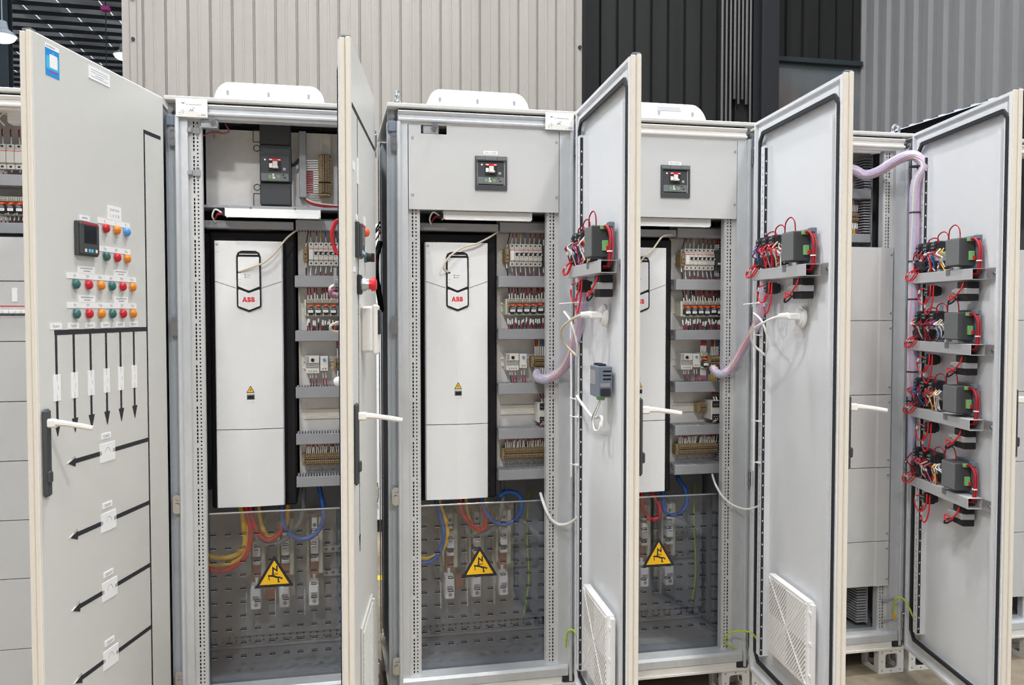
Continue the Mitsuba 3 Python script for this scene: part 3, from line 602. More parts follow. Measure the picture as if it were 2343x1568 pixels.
def cabinet_lamp(i, u0, u1, z0, z1, lab):
    t = thing('cabinet_lamp', lab, 'lamp'); T = CT(i)
    L = u1 - u0
    part(t, 'housing', S(('lampb', u0, u1, z0), lambda: cat(ext(np.array([(0.035, z0 + 0.004), (0.095, z0 + 0.010), (0.095, z1), (0.035, z1)]), L, SIDE, (u0, 0, 0)), box(u0 - 0.002, u0 + 0.002, 0.034, 0.097, z0 + 0.003, z1 + 0.001, 0.001), box(u1 - 0.002, u1 + 0.002, 0.034, 0.097, z0 + 0.003, z1 + 0.001, 0.001))), 'white', T)
    part(t, 'diffuser', S(('lampd', u0, u1, z0), lambda: ext(np.array([(0.034, z0), (0.036, z0 - 0.001), (0.094, z0 + 0.008), (0.094, z0 + 0.011), (0.034, z0 + 0.0145)]), L - 0.006, SIDE, (u0 + 0.003, 0, 0))), 'fanwhite', T)
    for x in (u0 + L * 0.25, u0 + L * 0.72): part(t, 'clip', box(x, x + 0.007, 0.0335, 0.05, z1 - 0.001, z1 + 0.006, 0.001), 'midgrey', T)
    part(t, 'end_plug', box(u0 - 0.012, u0, 0.045, 0.085, z0 + 0.006, z1 - 0.006, 0.001), 'rubber', T)
    one('lamp_lead', f'short white lead at the left end of the tube lamp in {CAB[i]}', 'cable', tube([cpt(i, u0 - 0.012, 0.06, (z0 + z1) / 2), cpt(i, u0 - 0.034, 0.06, z1 - 0.003), cpt(i, u0 - 0.045, 0.07, z0 + 0.005), cpt(i, u0 - 0.038, 0.09, z0 - 0.012)], 0.003, 6), 'white', smooth=True)
    for r_ in (0.0, 0.004): one('lamp_wire', f"{'lower' if not r_ else 'upper'} dark red wire beside the white lamp lead in {CAB[i]}", 'wire', tube([cpt(i, u0 - 0.012, 0.06, z0 + 0.01 + r_), cpt(i, u0 - 0.028, 0.06, z0 + 0.008 + r_), cpt(i, u0 - 0.038, 0.08, z0 - 0.006)], 0.0022, 6), 'redwire', smooth=True, group=f'red lamp wires in {CAB[i]}')

def breaker_face(t, T, u, z, w, h, y, bezel=True):
    """front of a moulded case breaker: u, z lower left of the w x h face"""
    p = lambda n, m, mat: part(t, n, m, mat, T)
    b = lambda a0, a1, c0, c1, y0, y1, c=0.0005: box(u + w * a0, u + w * a1, y - y0, y - y1, z + h * c0, z + h * c1, c)
    p('handle_window', b(0.285, 0.715, 0.42, 0.90, 0.003, -0.002), 'ink')
    p('brand_strip', b(0.285, 0.715, 0.815, 0.90, 0.0045, 0.0), 'red')
    p('strip_print', cat(b(0.30, 0.41, 0.84, 0.885, 0.005, 0.0), b(0.60, 0.70, 0.84, 0.875, 0.005, 0.0)), 'white')
    p('rating_label', b(0.30, 0.415, 0.54, 0.72, 0.0045, 0.0), 'white')
    p('toggle', cat(b(0.425, 0.595, 0.585, 0.80, 0.008, 0.0, 0.001), b(0.42, 0.62, 0.51, 0.60, 0.016, 0.0, 0.0015)), 'device')
    p('test_button', cyl((u + w * 0.16, y - 0.002, z + h * 0.86), (u + w * 0.16, y + 0.002, z + h * 0.86), 0.0032, 10), 'white')
    p('side_label', b(0.78, 0.88, 0.45, 0.555, 0.001, 0.0), 'paleink')
    p('trip_panel', b(0.02, 0.98, 0.02, 0.325, 0.0012, 0.0), 'midgrey')
    p('trip_scale', cat(*[b(a, a + 0.115, c, c + 0.028, 0.0018, 0.0, 0) for a in (0.265, 0.565) for c in (0.12, 0.17, 0.215)]), 'green')
    p('trip_marks', cat(b(0.415, 0.47, 0.20, 0.31, 0.0018, 0.0, 0), b(0.415, 0.51, 0.11, 0.185, 0.0018, 0.0, 0)), 'device')
    p('trip_dial', cat(b(0.80, 0.88, 0.13, 0.18, 0.0018, 0.0, 0), b(0.74, 0.83, 0.25, 0.285, 0.0018, 0, 0), b(0.24, 0.245, 0.03, 0.30, 0.0018, 0, 0)), 'ink')

TRI = [(0.319, 0.4835), (0.2605, 0.3845), (0.3775, 0.3845)]
def warning_sign(i):
    t = thing('warning_sign', f'yellow triangular electric shock sign on the clear guard of {CAB[i]}', 'warning sign'); T = CT(i)
    part(t, 'border', S('wsb', lambda: ext(Polygon(TRI).buffer(0.003, quad_segs=3), 0.0010, FRONT, (0, 0.0690, 0))), 'ink', T)
    c = np.mean(TRI, 0)
    part(t, 'face', S('wsf', lambda: ext(Polygon(TRI).buffer(-0.0058, join_style=2), 0.0010, FRONT, (0, 0.0684, 0))), 'signyellow', T)
    def glyph():
        s = lambda pts, w: LineString(pts).buffer(w, cap_style=2, join_style=2)
        o = np.array([0.319, 0.4245])
        q = lambda *a: [(o[0] + x_, o[1] + z_) for x_, z_ in a]
        g = [s(q((0.0085, 0.029), (0.0085, 0.012), (-0.0045, 0.0225), (-0.0045, 0.005)), 0.0021), Polygon(q((-0.0085, 0.006), (-0.0005, 0.006), (-0.0045, -0.002))),
             Polygon(q((-0.019, -0.003), (-0.006, -0.001), (0.010, -0.008), (0.009, -0.014), (-0.003, -0.009), (-0.017, -0.0065))), Polygon(q((-0.0215, -0.003), (-0.0165, 0.000), (-0.0145, -0.0055), (-0.0195, -0.0075))),
             s(q((-0.017, -0.004), (-0.0185, -0.014), (-0.0155, -0.0195)), 0.0011), s(q((-0.009, -0.0015), (0.004, 0.001), (0.011, 0.0015)), 0.0011),
             s(q((0.008, -0.010), (0.0135, -0.0125), (0.0125, -0.026)), 0.0022), s(q((0.011, -0.027), (0.018, -0.026)), 0.0015), s(q((0.008, -0.010), (0.018, -0.0105), (0.024, -0.0165)), 0.0019), s(q((0.023, -0.018), (0.0255, -0.012)), 0.0014)]
        return ext(unary_union(g), 0.0010, FRONT, (0, 0.0680, 0))
    part(t, 'pictogram', S('wsg', glyph), 'ink', T)

def guard_slots():
    out = []
    for r in range(10):
        for c in range(10):
            u, z = 0.1235 + 0.0466 * c, 0.151 + 0.0463 * r
            if u < 0.553: out.append((u, z))
    return out
def guard(i):
    t = thing('clear_guard', f'clear slotted plastic guard over the fuse bay of {CAB[i]}', 'guard'); T = CT(i)
    def sheet_():
        R = [np.array([(0.110, 0.066), (0.590, 0.066), (0.590, 0.640), (0.110, 0.640)])]
        for u, z in guard_slots(): R.append(np.array(sbox(u - 0.0065, z - 0.0002, u + 0.0065, z + 0.0002).buffer(0.0030, quad_segs=3).exterior.coords)[:-1][::-1])
        m = ext(R, 0.001, FRONT, (0, 0.070, 0)); f = m.vertices[m.faces][:, :, 1]
        return trimesh.Trimesh(m.vertices, m.faces[(f < 0.0695).all(1)], process=False)
    part(t, 'sheet', S('guard', sheet_), 'plexi', T)
    def rim():
        a = []
        for u, z in guard_slots():
            L = sbox(u - 0.0065, z - 0.0002, u + 0.0065, z + 0.0002)
            a.append(ext(L.buffer(0.0034, quad_segs=3).difference(L.buffer(0.0029, quad_segs=3)), 0.010, FRONT, (0, 0.0795, 0)))
        return cat(*a)
    part(t, 'slot_rim_shade', S('grim', rim), 'slot_dark', T, kind='stuff')  # deep dark rims put shade into the slots
    part(t, 'slot_glints', S('glip', lambda: cat(*[box(u - 0.007, u + 0.007, 0.0688, 0.0700, z - 0.0042, z - 0.0030) for u, z in guard_slots()])), 'chrome', T, kind='stuff')  # bright strips paint the highlight along the bottom of each slot
    part(t, 'folded_top', S('gtop', lambda: cat(box(0.110, 0.590, 0.0655, 0.0705, 0.638, 0.6435, 0.001), box(0.110, 0.590, 0.0705, 0.080, 0.640, 0.6425))), 'chrome', T)

def roof_fan(i):
    t = thing('roof_fan', ['', 'white domed roof fan cover on the left drive cabinet', 'white domed roof fan cover on the middle drive cabinet', 'white domed roof fan cover with a pale sticker on the right drive cabinet'][i], 'fan cover'); T = CT(i) @ T4().translate([0, 0, 2.0])
    part(t, 'cover', fan_mesh, 'fanwhite', T, smooth=35)
    for x in (0.185, 0.315, 0.445): part(t, 'notch', S(('fn', x), lambda x=x: box(x - 0.004, x + 0.004, 0.078, 0.12, 0.030, 0.046, 0.002)), 'duct', T)
    if i == 3: part(t, 'sticker', S('fst', lambda: remap(ext(np.array([(0.31, 0.048), (0.405, 0.048), (0.40, 0.064), (0.315, 0.064)]), 0.004, FRONT), [[1, 0, 0], [0, 1, 0.42], [0, 0, 1]], (0, 0.0715, 0))), 'paleink', T)

def fuse_bay(i):
    T = CT(i); Y = 0.32
    for k, u in enumerate((0.212, 0.313, 0.417)):
        t = thing('fuse_holder', f"{('left', 'middle', 'right')[k]} fuse holder with white clips behind the guard of {CAB[i]}", 'fuse holder'); Tk = T @ T4().translate([u, Y, 0]); p = lambda n, m, mat: part(t, n, m, mat, Tk)
        p('insulator', S('fbi', lambda: cat(box(0.046, 0.062, -0.03, 0.05, 0.35, 0.56, 0.003), box(0.004, 0.012, -0.03, 0.05, 0.36, 0.55, 0.003), box(0.0, 0.062, 0.03, 0.06, 0.25, 0.56, 0.003))), 'base')
        p('upper_clip', S('fbu', lambda: cat(box(0.018, 0.046, -0.05, 0.0, 0.43, 0.49, 0.003), box(0.018, 0.046, -0.045, 0.0, 0.40, 0.413, 0.002), box(0.022, 0.042, -0.04, 0.02, 0.50, 0.56, 0.002))), 'white')
        p('clip_slots', S('fbs', lambda: cat(*[box(0.024, 0.039, -0.0508, -0.045, z, z + 0.0028) for z in (0.455, 0.464, 0.473)], cyl((0.032, -0.0408, 0.535), (0.032, -0.042, 0.535), 0.007, 12))), 'midgrey')
        p('busbar', S('fbc', lambda: box(0.016, 0.048, -0.01, 0.0, 0.33, 0.40, 0.001)), 'copper')
        p('lower_clip', S('fbl', lambda: cat(box(0.010, 0.046, -0.055, 0.0, 0.240, 0.318, 0.004), box(0.012, 0.044, -0.05, 0.0, 0.318, 0.326, 0.002), cyl((0.03, -0.01, 0.326), (0.03, -0.01, 0.345), 0.006, 8))), 'white')
        p('terminal_screw', S('fbx', lambda: cat(cyl((0.030, -0.055, 0.258), (0.030, -0.0565, 0.258), 0.0075, 12), box(0.018, 0.040, -0.0562, -0.05, 0.275, 0.290))), 'duct')
        p('earth_tail', S('fbt', lambda: box(-0.006, -0.003, -0.045, -0.01, 0.205, 0.30, 0.001)), 'cream')
    one('warning_plate', f'orange plate between the fuse holders of {CAB[i]}', 'plate', S('fop', lambda: box(0.270, 0.304, 0.338, 0.344, 0.253, 0.312, 0.001)), 'amber' if False else 'copper', T)
    t = thing('bay_plate', f'grey equipment plate carrying the fuse holders in {CAB[i]}', 'plate')
    part(t, 'plate', S('fbp', lambda: box(0.02, 0.635, 0.384, 0.388, 0.105, 0.66)), 'plate_shaded', T)
    for z in (0.315, 0.405): part(t, 'rail', S(('fbr', z), lambda z=z: box(0.475, 0.60, 0.365, 0.384, z, z + 0.028, 0.002)), 'steel', T)
    for z in (0.315, 0.405):
        for u in (0.49, 0.515, 0.54, 0.565): part(t, 'rail_hole', S(('fbh', z, u), lambda z=z, u=u: cyl((u, 0.3655, z + 0.014), (u, 0.3640, z + 0.014), 0.006, 10)), 'midgrey', T)
    tt = thing('cross_rail', f'perforated cross rail low at the back of {CAB[i]}', 'rail')
    part(tt, 'channel', S('cr', lambda: cat(box(0.03, 0.63, 0.40, 0.43, 0.062, 0.118, 0.003), box(0.03, 0.63, 0.37, 0.40, 0.062, 0.072, 0.002))), 'plate_shaded', T)
    part(tt, 'hole_row', S('crh', lambda: cat(*[cyl((u, 0.4005, z), (u, 0.399, z), 0.004, 6) for u in np.arange(0.06, 0.62, 0.0246) for z in (0.080, 0.094)])), 'ink', T, kind='stuff')

def drive_cabinet(i):
    T = CT(i); C = CAB[i]
    roof_fan(i); guard(i); warning_sign(i); fuse_bay(i)
    cabkey = 'cabinet' if i == 0 else f'cabinet_{i:03d}'
    part(cabkey, 'mounting_plate', S('mpl', lambda: box(0.402, 0.634, 0.184, 0.187, 0.700, 1.640)), 'plate', T)
    part(cabkey, 'upper_plate', S('mpu', lambda: box(0.098, 0.620, 0.200, 0.203, 1.672, 1.940)), 'plate', T)
    part(cabkey, 'shelf', S('shelf', lambda: cat(box(0.070, 0.60, 0.080, 0.20, 1.660, 1.664), box(0.070, 0.60, 0.078, 0.081, 1.658, 1.6675, 0.001))), 'duct', T)
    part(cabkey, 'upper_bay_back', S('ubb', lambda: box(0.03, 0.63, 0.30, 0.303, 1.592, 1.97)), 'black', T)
    one('lead_trough', f'grey trough above the drive in {C}', 'cable trough', S('trough', lambda: box(0.104, 0.391, 0.094, 0.145, 1.593, 1.618, 0.002)), 'duct', T)
    for k, (z0, z1) in enumerate(DUCTZ): duct(i, 0.3985 if k == 0 else 0.3935, 0.592, z0, z1, lab=f'horizontal grey cable duct {ROWNAME[k]} in {C}')
    # the vertical duct along the right side
    t = thing('wiring_duct', f'vertical slotted cable duct on the right wall of {C}', 'cable duct'); part(t, 'cover', S('vd', lambda: box(0.612, 0.618, 0.10, 0.18, 0.70, 1.62)), 'duct', T)
    part(t, 'finger_row', S('vdf', lambda: cat(*[box(0.5865, 0.613, 0.103, 0.176, z, z + 0.0052) for z in np.arange(0.705, 1.61, 0.0098)])), 'duct', T, kind='stuff')
    cabinet_lamp(i, 0.192 if i > 1 else 0.178, 0.497 if i > 1 else 0.480, 1.624, 1.653, f'white tube lamp under the {"cover panel" if i > 1 else "breaker shelf"} of {C}')
    # row of miniature breakers
    din(i, 0.417, 1.5, 0.19, f'short piece of metal rail left of the miniature breakers in {C}')
    t = thing('fuse_terminal', f'brown fuse terminal left of the miniature breakers in {C}', 'terminal')
    part(t, 'body', S('ft', lambda: cat(box(0.4220, 0.4370, 0.125, 0.178, 1.486, 1.537, 0.003), box(0.4240, 0.4350, 0.118, 0.13, 1.498, 1.526, 0.002))), 'brown', T); part(t, 'clip', S('ftc', lambda: box(0.427, 0.432, 0.1172, 0.12, 1.508, 1.514)), 'ink', T)
    g = f'miniature breakers in {C}'
    for k in range(7):
        Tk = T @ T4().translate([0.4395 + 0.01685 * k, 0.122, 1.4725])
        t = thing('miniature_breaker', f'white miniature breaker in {C}, {ORD[k - 1]} from the left with a toggle' if k else f'white auxiliary block without toggle left of the miniature breakers in {C}', 'circuit breaker', g if k else None)
        part(t, 'body', mcb_body, 'device', Tk); part(t, 'screw_opening', mcb_holes, 'ink', Tk)
        part(t, 'red_line', S('mcbr', lambda: box(0.0003, 0.0165, -0.0006, 0.004, 0.0572, 0.0588)), 'red', Tk)
        if k:
            part(t, 'toggle_window', S('mcbw', lambda: box(0.0028, 0.0150, -0.0006, 0.004, 0.0375, 0.0485)), 'ink', Tk)
            part(t, 'toggle', S('mcbt', lambda: box(0.0112, 0.0162, -0.007, 0.004, 0.0385, 0.0440, 0.001)), 'white', Tk)
            part(t, 'flag', S('mcbf', lambda: box(0.0050, 0.0086, -0.0006, 0.002, 0.0325, 0.0342)), 'midgrey', Tk)
        else: part(t, 'marker_label', S('mcbl', lambda: box(0.002, 0.0150, -0.0008, 0.002, 0.0225, 0.0555)), 'white', Tk)
    t = thing('contactor', f'dark contactor right of the miniature breakers in {C}', 'contactor'); part(t, 'body', S('ctr', lambda: cat(box(0.5595, 0.5850, 0.120, 0.178, 1.474, 1.548, 0.002), box(0.561, 0.5835, 0.112, 0.125, 1.487, 1.535, 0.002))), 'darkgrey', T); part(t, 'label', S('ctrl', lambda: box(0.5640, 0.580, 0.1112, 0.113, 1.4935, 1.5005)), 'white', T)
    g1, g2 = f'wires into the top of the miniature breakers in {C}', f'wires out of the bottom of the miniature breakers in {C}'
    l1, l2 = f'wire above the miniature breakers in {C}', f'wire below the miniature breakers in {C}'
    for k, c in enumerate('rrybrrr'):
        u = 0.448 + 0.01685 * k + random.uniform(-.0015, .0015); wire(i, g1, l1, (u + random.uniform(-.003, .003), 0.135, 1.594), (u, 0.142, 1.5535), c, random.uniform(.4, .65))
        wire(i, g2, l2, (u + random.uniform(-.004, .004), 0.135, 1.435), (u, 0.142, 1.4725), random.choice('rrrpw'), random.uniform(.3, .55))
    for k, c in enumerate('rbr'): wire(i, g1, l1, (0.5655 + 0.007 * k, 0.135, 1.594), (0.566 + 0.0065 * k, 0.14, 1.548), 'r', .5); wire(i, g2, l2, (0.5655 + 0.007 * k, 0.135, 1.435), (0.566 + 0.0065 * k, 0.14, 1.474), c, .4)
    wire(i, g1, f'black wire into the brown fuse terminal of {C}', (0.440, 0.13, 1.594), (0.4300, 0.14, 1.537), 'k', 0.75, 0.002); wire(i, g2, f'black wire out of the brown fuse terminal of {C}', (0.432, 0.13, 1.435), (0.4295, 0.14, 1.486), 'k', 0.6, 0.0024)
    # relays
    din(i, 0.417, 1.311, 0.19, f'short piece of metal rail left of the relay row in {C}')
    g = f'relays in {C}'
    for k in range(6): relay(i, k, 0.4325 + 0.0255 * k, 1.298, (0, 0, 0.0008, 0, 0.003, 0.0005)[k], f'plug-in relay with orange lever in {C}, {ORD[k]} from the left', g)
    one('relay_end_stop', f'grey end stop left of the relay row in {C}', 'end stop', S('res', lambda: box(0.423, 0.431, 0.125, 0.178, 1.300, 1.357, 0.001)), 'base', T)
    g1, g2 = f'wires above the relays in {C}', f'wires below the relays in {C}'
    for k in range(14):
        u = 0.437 + 0.0108 * k + random.uniform(-.002, .002); c = random.choice('rrrrk' if k else 'kr'); wire(i, g1, f'wire above the relay row in {C}', (u + random.uniform(-.006, .006), 0.13, 1.400), (u, 0.125, 1.358 - random.choice((0, 0.004))), c, random.uniform(.45, .75), 0.0023)
    for k in range(20):
        u = 0.434 + 0.0077 * k + random.uniform(-.002, .002); c = random.choice('rrkkk'); wire(i, g2, f'wire below the relay row in {C}', (u + random.uniform(-.003, .003), 0.125, 1.247), (u + random.uniform(-.005, .005), 0.125, 1.292 - random.uniform(0, .012)), c, random.uniform(.45, .7), 0.0026)
    # thermostats and the small terminal block
    din(i, 0.417, 1.113, 0.19, f'metal rail behind the two thermostats in {C}')
    t = thing('thermostat', f'wide grey thermostat with black dial in {C}', 'thermostat')
    part(t, 'body', S('th1', lambda: cat(box(0.4265, 0.4725, 0.130, 0.178, 1.101, 1.1615, 0.001), box(0.4265, 0.4725, 0.126, 0.14, 1.101, 1.117, 0.001), box(0.4265, 0.4725, 0.126, 0.14, 1.136, 1.1615, 0.001))), 'device', T)
    part(t, 'vents', S('th1v', lambda: cat(*[box(0.428, 0.471, 0.1292, 0.132, z, z + 0.0014) for z in np.arange(1.1185, 1.136, 0.0031)], *[box(0.428, 0.438, 0.1252, 0.128, z, z + 0.0014) for z in np.arange(1.139, 1.160, 0.0031)], *[cyl((x, 0.1256, 1.1085), (x, 0.125, 1.1085), 0.0022, 6) for x in (0.438, 0.446, 0.454, 0.462)])), 'midgrey', T)
    part(t, 'dial', S('th1d', lambda: cyl((0.450, 0.127, 1.147), (0.450, 0.123, 1.147), 0.0058, 14)), 'black', T)
    t = thing('thermostat', f'narrow grey thermostat with blue dial in {C}', 'thermostat')
    part(t, 'body', S('th2', lambda: cat(box(0.4755, 0.5025, 0.130, 0.178, 1.109, 1.160, 0.001), box(0.4755, 0.5025, 0.126, 0.14, 1.109, 1.126, 0.001))), 'device', T)
    part(t, 'openings', S('th2v', lambda: cat(*[cyl((x, 0.1256, 1.117), (x, 0.125, 1.117), 0.002, 6) for x in (0.485, 0.4935)])), 'ink', T)
    part(t, 'dial', S('th2d', lambda: cyl((0.4895, 0.131, 1.1475), (0.4895, 0.126, 1.1475), 0.005, 14)), 'bluelens', T)
    g = f'wires below the thermostats in {C}'
    for u, c in ((0.441, 'k'), (0.449, 'r'), (0.460, 'r'), (0.484, 'r'), (0.4935, 'r')): wire(i, g, f'thin wire below the thermostats in {C}', (u + 0.004, 0.13, 1.055), (u, 0.14, 1.102), c, .6, 0.0017)
    ub = 0.5245
    if i == 3:
        relay(3, 0, 0.505, 1.104, 0, f'single plug-in relay beside the thermostats in {C}', None)
        for k in range(5): u = 0.507 + 0.005 * k; wire(3, g + ' relay', f'short wire at the single relay in {C}', (u, 0.13, 1.215), (u, 0.13, 1.166), 'r', .5); wire(3, g + ' relay', f'short wire at the single relay in {C}', (u, 0.13, 1.055), (u, 0.13, 1.102), 'p', .5)
        ub = 0.5415
    n = 9 if i < 3 else 7
    terminals(i, 'terminal_strip', f'small brown terminal strip beside the thermostats in {C}', n, 0.0063, 0.045, T @ T4().translate([ub + 0.008, 0.128, 1.108]))
    for k in range(6 if i < 3 else 5):
        u = ub + 0.011 + 0.0068 * k; wire(i, f'coloured wires over the small terminal strip in {C}', f'wire over the small terminal strip in {C}', (u - 0.003, 0.13, 1.215), (u, 0.138, 1.152), 'rrybbr'[k], .45, 0.0022)
        wire(i, f'coloured wires under the small terminal strip in {C}', f'wire under the small terminal strip in {C}', (u - 0.003, 0.13, 1.055), (u, 0.138, 1.109), 'yyyybb'[k], .5, 0.0022)
    # empty rail with power supply
    din(i, 0.4175, 0.937, 0.175, f'bare metal rail left of the power supply in {C}')
    t = thing('power_supply', f'white power supply with black terminals on the rail of {C}', 'power supply'); u0 = 0.540
    part(t, 'body', S('ps', lambda: cat(box(0.5405, 0.5800, 0.105, 0.178, 0.912, 0.984, 0.002))), 'device', T)
    part(t, 'terminal_cover', S('pst', lambda: cat(box(0.5435, 0.5790, 0.100, 0.11, 0.960, 0.983, 0.001), box(0.5435, 0.5790, 0.100, 0.11, 0.913, 0.934, 0.001))), 'ink', T)
    part(t, 'screw_mark', S('pss', lambda: cat(*[box(x, x + 0.005, 0.0992, 0.101, z, z + 0.003) for x in (0.547, 0.557, 0.567) for z in (0.968, 0.924)])), 'paleink', T)
    g = f'wires at the power supply in {C}'
    for k, c in enumerate('rr'): wire(i, g, f'red wire on the power supply of {C}', (0.548 + 0.012 * k, 0.125, 1.020), (0.558 + 0.009 * k, 0.105, 0.972), c, .45, 0.0024); wire(i, g, f'dark wire under the power supply of {C}', (0.545 + 0.008 * k, 0.12, 0.893), (0.556 + 0.008 * k, 0.10, 0.918), 'p', .5, 0.0026)
    if i == 3: terminals(3, 'terminal_strip', f'pair of brown terminals left of the power supply in {C}', 3, 0.0072, 0.043, T @ T4().translate([0.513, 0.132, 0.933]))
    # long brown terminal row
    din(i, 0.414, 0.783, 0.19, f'metal rail behind the long brown terminal row in {C}')
    terminals(i, 'terminal_row', f'long row of brown terminals low in {C}', 23, 0.0068, 0.045, T @ T4().translate([0.4235, 0.128, 0.7775]))
    for k in range(23):
        if k % 12 == 11: continue
        u = 0.427 + 0.0068 * k; wire(i, f'wires into the long terminal row in {C}', f'wire over the long terminal row in {C}', (u + random.uniform(-.006, .003), 0.13, 0.860), (u + random.uniform(-.0015, .0015), 0.140, 0.8215), random.choice('rrrrp'), random.uniform(.25, .45), 0.0019)
    t = thing('terminal_legend', f'printed white legend strip under the long terminal row in {C}', 'label'); part(t, 'strip', S('leg', lambda: box(0.4210, 0.5770, 0.1815, 0.1838, 0.7445, 0.7680)), 'white', T)
    def leg():
        r = np.random.default_rng(3); a = [box(x, x + r.uniform(.0015, .005), 0.1810, 0.1816, 0.7500, r.uniform(.755, .762)) for x in np.arange(0.4255, 0.570, 0.0072)]
        return cat(*a, *[box(x, x + 0.012, 0.1810, 0.1816, 0.7640, 0.7655) for x in (0.432, 0.448, 0.466, 0.50, 0.53, 0.548)])
    part(t, 'print', S('legp', leg), 'paleink', T)
    # door switch
    t = thing('door_switch', f'metal door switch with round plunger at the top of {C}', 'switch'); dx = -0.012 if i == 1 else 0
    part(t, 'bracket', S(('dsw', dx), lambda: cat(box(0.118 + dx, 0.173 + dx, 0.016, 0.05, 1.909, 1.934, 0.003), box(0.120 + dx, 0.171 + dx, 0.012, 0.04, 1.9065, 1.9105))), 'steel', T)
    part(t, 'plunger', S(('dsp', dx), lambda: cat(cyl((0.157 + dx, 0.02, 1.928), (0.157 + dx, -0.004, 1.928), 0.0105, 14), cyl((0.157 + dx, -0.004, 1.928), (0.157 + dx, -0.010, 1.928), 0.0055, 10))), 'chrome', T)
for i in (1, 2, 3): drive_cabinet(i)

# cover panels with breaker escutcheons (middle and right drive cabinets)
for i, s in ((2, 'RAS-F-0201B'), (3, 'RAS-F-0201C')):
    T = CT(i); ck = f'cabinet_{i:03d}'
    pan = sbox(0.0705, 1.6535, 0.5875, 1.9340).difference(sbox(0.112, 1.905, 0.198, 1.95)).difference(sbox(0.305, 1.735, 0.393, 1.826))
    q = part(ck, 'cover_panel', ext(pan, 0.0016, FRONT, (0, 0.0125, 0)), 'panel', T, label='flat grey cover panel')
    part(q, 'panel_edge', S('pedge', lambda: cat(box(0.0705, 0.0721, 0.0125, 0.027, 1.6535, 1.934), box(0.5859, 0.5875, 0.0125, 0.027, 1.6535, 1.934), box(0.0721, 0.5859, 0.0125, 0.027, 1.6535, 1.6551))), 'panel', T)
    for u, z in ((0.0835, 1.890), (0.0835, 1.701), (0.579, 1.895), (0.5795, 1.706)): part(q, 'screw', screw_mesh, 'steel', T @ T4().translate([u, 0.0109, z]))
    t = thing('panel_breaker', f'dark moulded case breaker with red strip in the cover panel of {CAB[i]}', 'circuit breaker')
    fr = sbox(0.2945, 1.7235, 0.4040, 1.8370).difference(sbox(0.3005, 1.7405, 0.3975, 1.8215))
    part(t, 'escutcheon', ext(fr, 0.006, FRONT, (0, 0.0109, 0)), 'darkgrey', T)
    part(t, 'escutcheon_step', S('escs', lambda: cat(box(0.296, 0.3285, 0.0042, 0.006, 1.8255, 1.8355), box(0.3295, 0.3685, 0.0036, 0.006, 1.8245, 1.8360), box(0.3705, 0.4025, 0.0042, 0.006, 1.8255, 1.8355))), 'midgrey', T)
    part(t, 'body', S('pbody', lambda: box(0.3025, 0.3955, 0.0105, 0.16, 1.7425, 1.8195, 0.001)), 'darkgrey', T)
    breaker_face(t, T, 0.3025, 1.7425, 0.093, 0.077, 0.0105)
    t = thing('name_plate', f'small white name plate above the breaker of {CAB[i]}', 'label'); dz = 0.001 if i == 2 else -0.004
    part(t, 'plate', box(0.3235, 0.3720, 0.0098, 0.0109, 1.8415 + dz, 1.8545 + dz), 'white', T); part(t, 'lettering', ctext(s, 0.0062, 0.3480, 0.0098, 1.8450 + dz, center=True, fit=0.038), 'paleink', T)

# open breaker bay of the left drive cabinet
T = CT(1)
t = thing('case_breaker', 'large dark moulded case breaker with terminal covers in the open upper bay', 'circuit breaker')
part(t, 'upper_cover', box(0.2805, 0.3825, 0.133, 0.200, 1.8815, 1.953, 0.003), 'darkgrey', T); part(t, 'body', cat(box(0.2810, 0.3835, 0.128, 0.200, 1.7560, 1.8800, 0.002)), 'darkgrey', T)
part(t, 'face', box(0.2835, 0.3780, 0.121, 0.130, 1.7565, 1.8450, 0.001), 'darkgrey', T)
part(t, 'lower_cover', cat(box(0.2805, 0.3825, 0.133, 0.200, 1.6780, 1.7545, 0.003)), 'darkgrey', T)
part(t, 'cover_screw', cat(*[box(u, u + 0.003, 0.1323, 0.134, z, z + 0.004) for u in (0.313, 0.347) for z in (1.896, 1.735)]), 'ink', T)
breaker_face(t, T, 0.2835, 1.7565, 0.0945, 0.0845, 0.121)
part('cabinet_001', 'plate_marking', cat(*[ext(LineString(c).buffer(0.0012, cap_style=2, join_style=2), 0.0006, FRONT, (0, 0.2000, 0)) for c in ([(0.279, 1.9440), (0.2545, 1.9440), (0.2545, 1.9015), (0.279, 1.9015)], [(0.279, 1.7235), (0.2545, 1.7235), (0.2545, 1.6810), (0.279, 1.6810)], [(0.266 + 0.0105 * math.cos(a), 1.8805 + 0.0105 * math.sin(a)) for a in np.linspace(0, 6.3, 20)], [(0.266 + 0.0105 * math.cos(a), 1.7455 + 0.0105 * math.sin(a)) for a in np.linspace(0, 6.3, 20)])]), 'ink', T)
one('wiring_duct', 'narrow vertical grey cable duct right of the large breaker in the open upper bay', 'cable duct', box(0.4095, 0.4335, 0.155, 0.2, 1.7095, 1.9375, 0.002), 'duct', T)
one('adapter_arm', 'small black arm between the large breaker and the narrow duct', 'lead', tube([cpt(1, .382, .17, 1.822), cpt(1, .392, .165, 1.822), cpt(1, .410, .17, 1.842)], 0.0055, 6, 2), 'rubber', smooth=True)
din(1, 0.5170, 1.700, 0.232, 'upright metal rail carrying brown terminals in the open upper bay', vert=True, y=0.199, h=0.037)
terminals(1, 'terminal_strip', 'upright strip of brown terminals in the open upper bay', 19, 0.0068, 0.044, T @ T4().translate([0.5180, 0.148, 1.7265]) @ T4().rotate([0, 1, 0], -90), gap=(5, 0.005))
